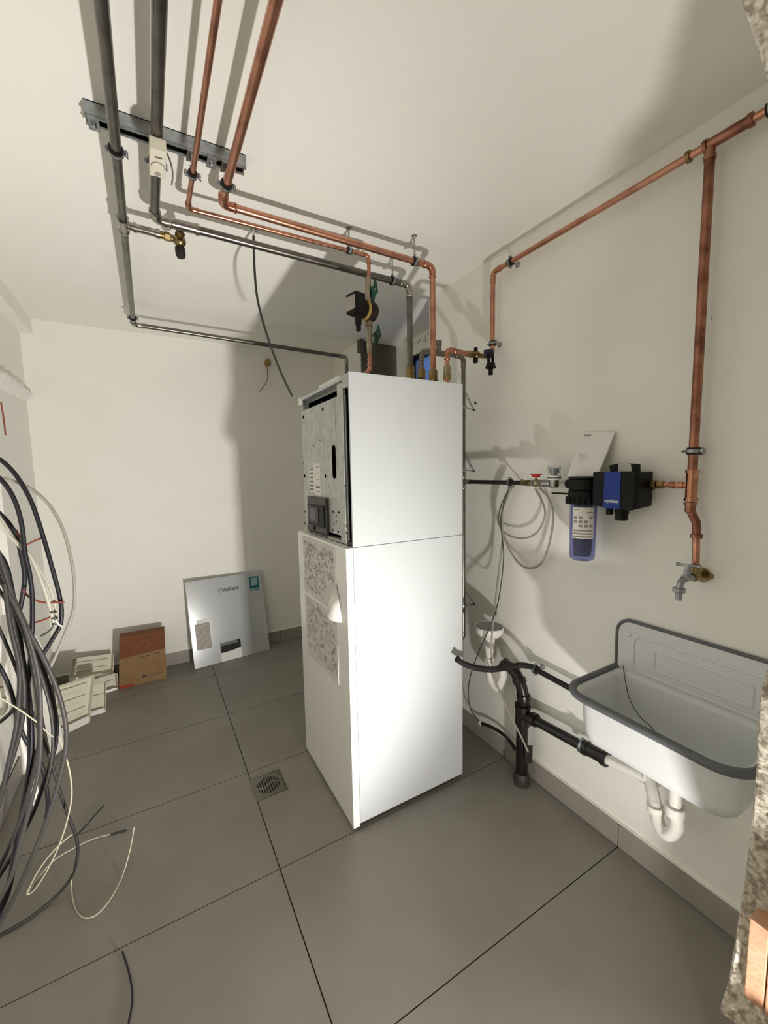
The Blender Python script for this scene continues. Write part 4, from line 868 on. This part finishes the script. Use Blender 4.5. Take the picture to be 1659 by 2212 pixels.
tray_px('rear cream tray touching the cardboard box', [(200, 1506), (254, 1489), (252, 1455), (200, 1470)], .05, 0, .03, ribs=1)
# the raised back tray rests on the rear one
bz = [at(150, 1472, 'y', 3.44), at(243, 1458, 'y', 3.46), at(245, 1413, 'y', 3.50), at(156, 1424, 'y', 3.48)]
tray('shallow open cream tray propped against the back wall', bz, .05, ribs=2)
props(MB().box((-2.17, 3.445, .002), (-1.91, 3.55, at(243, 1458, 'y', 3.46).z-.012)).build('packing_block', BLKINS, smooth=False, bevel=.004), 'black foam block under the propped cream tray', 'foam block')
# ------------------------------------------------------------------ left wall details
mb = MB(); vs = []; fs = []
NYL, NS = 60, 12
for i in range(NYL+1):
    y = 2.5+1.02*i/NYL
    for k in range(NS+1):
        t = math.pi*k/NS; p = V((XL-.01+.055*math.sin(t), y, 2.085-.045*math.cos(t)))
        d = nz(p, 14)*.022+nz(p, 45)*.010; vs.append(p+V((d*math.sin(t), 0, d*.6)))
for i in range(NYL):
    for k in range(NS): fs.append((i*(NS+1)+k, i*(NS+1)+k+1, (i+1)*(NS+1)+k+1, (i+1)*(NS+1)+k))
fs.append(tuple(range(NS+1))); fs.append(tuple(NYL*(NS+1)+k for k in range(NS, -1, -1)))
mb.add(vs, fs); mb.build('trim_5', WALL, kind='structure')
# white duct board standing against the left wall
e0 = at(13, 960, 'x', XL+.05); e1_ = at(46, 1258, 'x', XL+.05)
props(MB().box((XL+.001, e0.y-.16, .0), (XL+.05, e0.y, 1.98)).build('cable_duct', PVC, smooth=False, bevel=.002), 'tall white cable duct upright on the left wall behind the cables', 'cable duct')
# slanting white board behind the cables
a1, a2 = at(0, 1478, 'x', -2.12), at(77, 1730, 'x', -2.10)
wb = thing('white_board', 'narrow white board slanting down behind the cable bundle to the floor', 'board', a2)
pa = [at(-30, 1330, 'y', 1.95), at(22, 1330, 'y', 1.95), at(84, 1715, 'y', 1.95), at(72, 1742, 'y', 1.95)]
MB().prism(pa, (0, .012, 0)).build('board', PVC, wb, smooth=False)
yw2 = at(112, 1640, 'z', .002).y; pa = [at(x, y, 'y', yw2) for x, y in ((74, 1368), (92, 1400), (140, 1612), (112, 1640), (84, 1500))]
props(MB().prism(pa, (0, .012, 0)).build('white_board', PVC, smooth=False), 'short white plastic board between the cables and the cream trays', 'board')
# ribbed beige crate corner
cr = thing('ribbed_crate', 'corner of a beige ribbed plastic case at the left edge', 'crate', at(10, 1560, 'y', 1.9))
for k in range(4):
    MB().prism([at(-40, 1440+26*k, 'y', 2.0), at(44-9*k, 1436+24*k, 'y', 2.0), at(44-9*k-4, 1456+24*k, 'y', 2.0), at(-40, 1462+26*k, 'y', 2.0)], (0, .05+.01*k, 0)).build('rib', CREAM, cr, smooth=False, bevel=.004)
MB().prism([at(-45, 1438, 'y', 2.02), at(40, 1438, 'y', 2.02), at(8, 1545, 'y', 2.02), at(-45, 1550, 'y', 2.02)], (0, .06, 0)).build('shell', CREAM, cr, smooth=False)
# the bundle of cables on the left
CB = 'cable bundle at the left edge'
cab = [
 ('black cable arching out furthest right over the top of the bundle', [(-40, 975), (0, 993), (25, 1015), (50, 1050), (72, 1095), (95, 1165), (115, 1235), (128, 1285), (133, 1320), (130, 1350), (115, 1378), (98, 1405), (78, 1438), (60, 1465)], 1.72, .0085, BLKC),
 ('light grey cable making the widest loop of the bundle', [(-40, 1020), (0, 1032), (40, 1043), (80, 1065), (115, 1103), (140, 1155), (155, 1215), (161, 1270), (158, 1320), (140, 1370), (118, 1422), (100, 1460), (82, 1510)], 1.80, .0066, LGREYC),
 ('black cable inside the widest arch, running straight down', [(-40, 1000), (0, 1034), (22, 1062), (38, 1098), (48, 1140), (52, 1180), (57, 1210), (64, 1240), (69, 1280), (70, 1320), (69, 1370), (66, 1420), (60, 1480)], 1.68, .0085, BLKC),
 ('short black cable crossing behind the white wires', [(-40, 1075), (0, 1110), (20, 1132), (36, 1160), (46, 1200), (53, 1240), (50, 1280), (40, 1330)], 1.78, .009, BLKC),
 ('thick black cable in the middle of the bundle, hanging to the floor', [(-20, 1180), (10, 1220), (28, 1300), (40, 1380), (50, 1440), (60, 1500), (66, 1570), (66, 1640), (58, 1700), (45, 1770), (32, 1850), (15, 1930), (-10, 1990)], 1.66, .012, BLKC),
 ('dark grey cable bulging right of the thick black one', [(-30, 1130), (0, 1205), (15, 1255), (32, 1300), (55, 1350), (88, 1410), (112, 1460), (130, 1510), (141, 1560), (143, 1605), (136, 1650), (118, 1720), (96, 1785), (62, 1870), (30, 1940), (-10, 2010)], 1.62, .0088, GREYC),
 ('grey cable curving to the lower left corner', [(-20, 1200), (5, 1250), (20, 1310), (34, 1380), (46, 1440), (52, 1490), (50, 1540), (40, 1590), (22, 1650), (5, 1700), (-20, 1740)], 1.60, .009, DGREYC),
 ('dark cable with the second widest belly low in the bundle', [(-30, 1150), (5, 1235), (32, 1300), (60, 1360), (88, 1430), (108, 1490), (121, 1550), (121, 1600), (110, 1645), (95, 1690), (76, 1745), (52, 1795), (25, 1850), (-10, 1905)], 1.70, .0085, BLKC),
 ('black cable with a cut end standing free above the floor', [(-30, 1400), (5, 1450), (26, 1500), (36, 1550), (56, 1600), (84, 1640), (98, 1685), (103, 1740), (95, 1790), (80, 1822)], 1.76, .008, BLKC),
 ('grey cable running straight through the bundle centre', [(-30, 1190), (10, 1268), (40, 1335), (62, 1400), (78, 1480), (86, 1550), (84, 1610), (72, 1670), (54, 1740), (28, 1810), (-5, 1880)], 1.64, .008, DGREYC),
 ('slim grey cable ending in the belly of the bundle', [(-30, 1230), (18, 1305), (42, 1340), (58, 1372), (76, 1425), (95, 1480), (108, 1530), (114, 1580), (112, 1640), (100, 1700)], 1.66, .006, GREYC),
 ('cable crossing the bundle diagonally and looping back along the floor', [(-30, 1300), (15, 1395), (48, 1480), (68, 1535), (90, 1590), (112, 1650), (130, 1712), (150, 1770), (164, 1806), (168, 1840), (160, 1882), (138, 1918), (100, 1955), (50, 1992), (-20, 2030)], 1.74, .0065, DGREYC),
 ('grey cable sweeping from the bundle to the bottom left', [(0, 1560), (30, 1530), (45, 1480), (48, 1420), (42, 1360), (30, 1300), (5, 1230)], 1.82, .008, DGREYC),
 ('dark grey cable low at the left edge of the floor', [(-30, 1210), (30, 1302), (66, 1390), (84, 1470), (88, 1560), (84, 1660), (60, 1760), (42, 1830), (22, 1900), (-20, 1975)], 1.58, .0075, GREYC),
 ('grey cable leaning outward beside the left frame edge', [(10, 1260), (22, 1350), (42, 1450), (36, 1560), (20, 1640), (2, 1720), (-20, 1790)], 1.56, .008, DGREYC),
 ('cream wire dropping out of the bundle to a sharp bend on the floor', [(112, 1560), (134, 1610), (150, 1665), (155, 1715), (147, 1765), (128, 1825), (102, 1880), (76, 1920), (60, 1932), (62, 1920), (90, 1870), (125, 1828), (156, 1802)], 1.70, .0032, CREAMC),
 ('cream wire lying on the floor with a stripped white end', [(60, 1932), (80, 1900), (115, 1860), (160, 1832), (200, 1813), (239, 1802)], 2.2, .0034, CREAMC),
 ('thin black wire lying on the floor, pointing right from the cable bend', [(165, 1804), (185, 1783), (205, 1760), (225, 1738)], 2.4, .0022, BLKC),
 ('cream wire forming the round free loop right of the bundle', [(166, 1808), (164, 1840), (157, 1875), (154, 1910), (158, 1948), (168, 1972), (185, 1983), (210, 1975), (240, 1940), (265, 1890), (281, 1835), (290, 1786)], 1.76, .0030, CREAMC),
 ('thin white wire crossing the bundle near the case', [(-20, 1494), (0, 1507), (45, 1535), (80, 1560)], 1.55, .0026, CREAMC),
 ('thin white wire in the belly of the bundle', [(85, 1566), (100, 1580), (115, 1592)], 1.6, .0024, CREAMC),
 ('dark grey sleeve at the end of the cream floor wire', [(239, 1802), (256, 1797), (273, 1793)], 2.2, .0045, DGREYC),
 ('black wire lying across the floor at the bottom left', [(264, 2055), (275, 2088), (284, 2130), (285, 2165), (280, 2195), (272, 2240)], 1.5, .003, BLKC),
]
for lab, px, y, r, m in cab: cable(lab, px, 'y', y, r*.8, m, 'cable' if r > .0035 else 'wire', CB, 'cable' if r > .0035 else 'wire')
wp = thing('white_cable', 'pair of white cables taped together with a wire clamp, ending beside the left wall corner', 'cable', at(118, 1345, 'y', 1.7))
MB().tube(smooth_path([at(x, y, 'y', 1.70) for x, y in ((-30, 1085), (0, 1128), (20, 1157), (45, 1182), (66, 1203), (82, 1238), (96, 1275), (108, 1315), (116, 1345))]), .0056, 8).build('strand', BEIGEC, wp)
MB().tube(smooth_path([at(x, y, 'y', 1.715) for x, y in ((-30, 1080), (0, 1118), (30, 1163), (62, 1195), (88, 1235), (107, 1268), (118, 1305), (122, 1345))]), .0042, 8).build('strand', BEIGEC, wp)
MB().tube(smooth_path([at(x, y, 'y', 1.70) for x, y in ((116, 1345), (112, 1357), (102, 1366), (88, 1374))]), .003, 8).build('tail', GREYC, wp)
for px, py in ((115, 1322), (118, 1335), (120, 1347)): MB().ring(at(px, py, 'y', 1.70), (.3, 0, 1), .008, .0095, .004).build('tie', GREYC, wp)
MB().tube([at(120, 1340, 'y', 1.69), at(128, 1350, 'y', 1.69), at(136, 1354, 'y', 1.69)], .0028, 6).build('clip', PVC, wp)
for lab, px, y in (('reddish-brown wire poking out by the upper black cable', [(34, 1144), (44, 1163)], 1.72), ('straight reddish-brown wire just under the black arch', [(54, 1179), (75, 1168), (94, 1161)], 1.75), ('sagging reddish-brown wire across the white cables', [(50, 1275), (60, 1287), (78, 1297), (100, 1302), (139, 1300)], 1.705), ('reddish-brown wire leading to the taped cable end', [(71, 1346), (92, 1340), (116, 1330)], 1.70), ('reddish-brown wire high on the white duct', [(2, 868), (8, 905), (12, 940)], 2.45)):
    cable(lab, px, 'y', y, .0032, REDBR, 'wire', CB, 'wire')
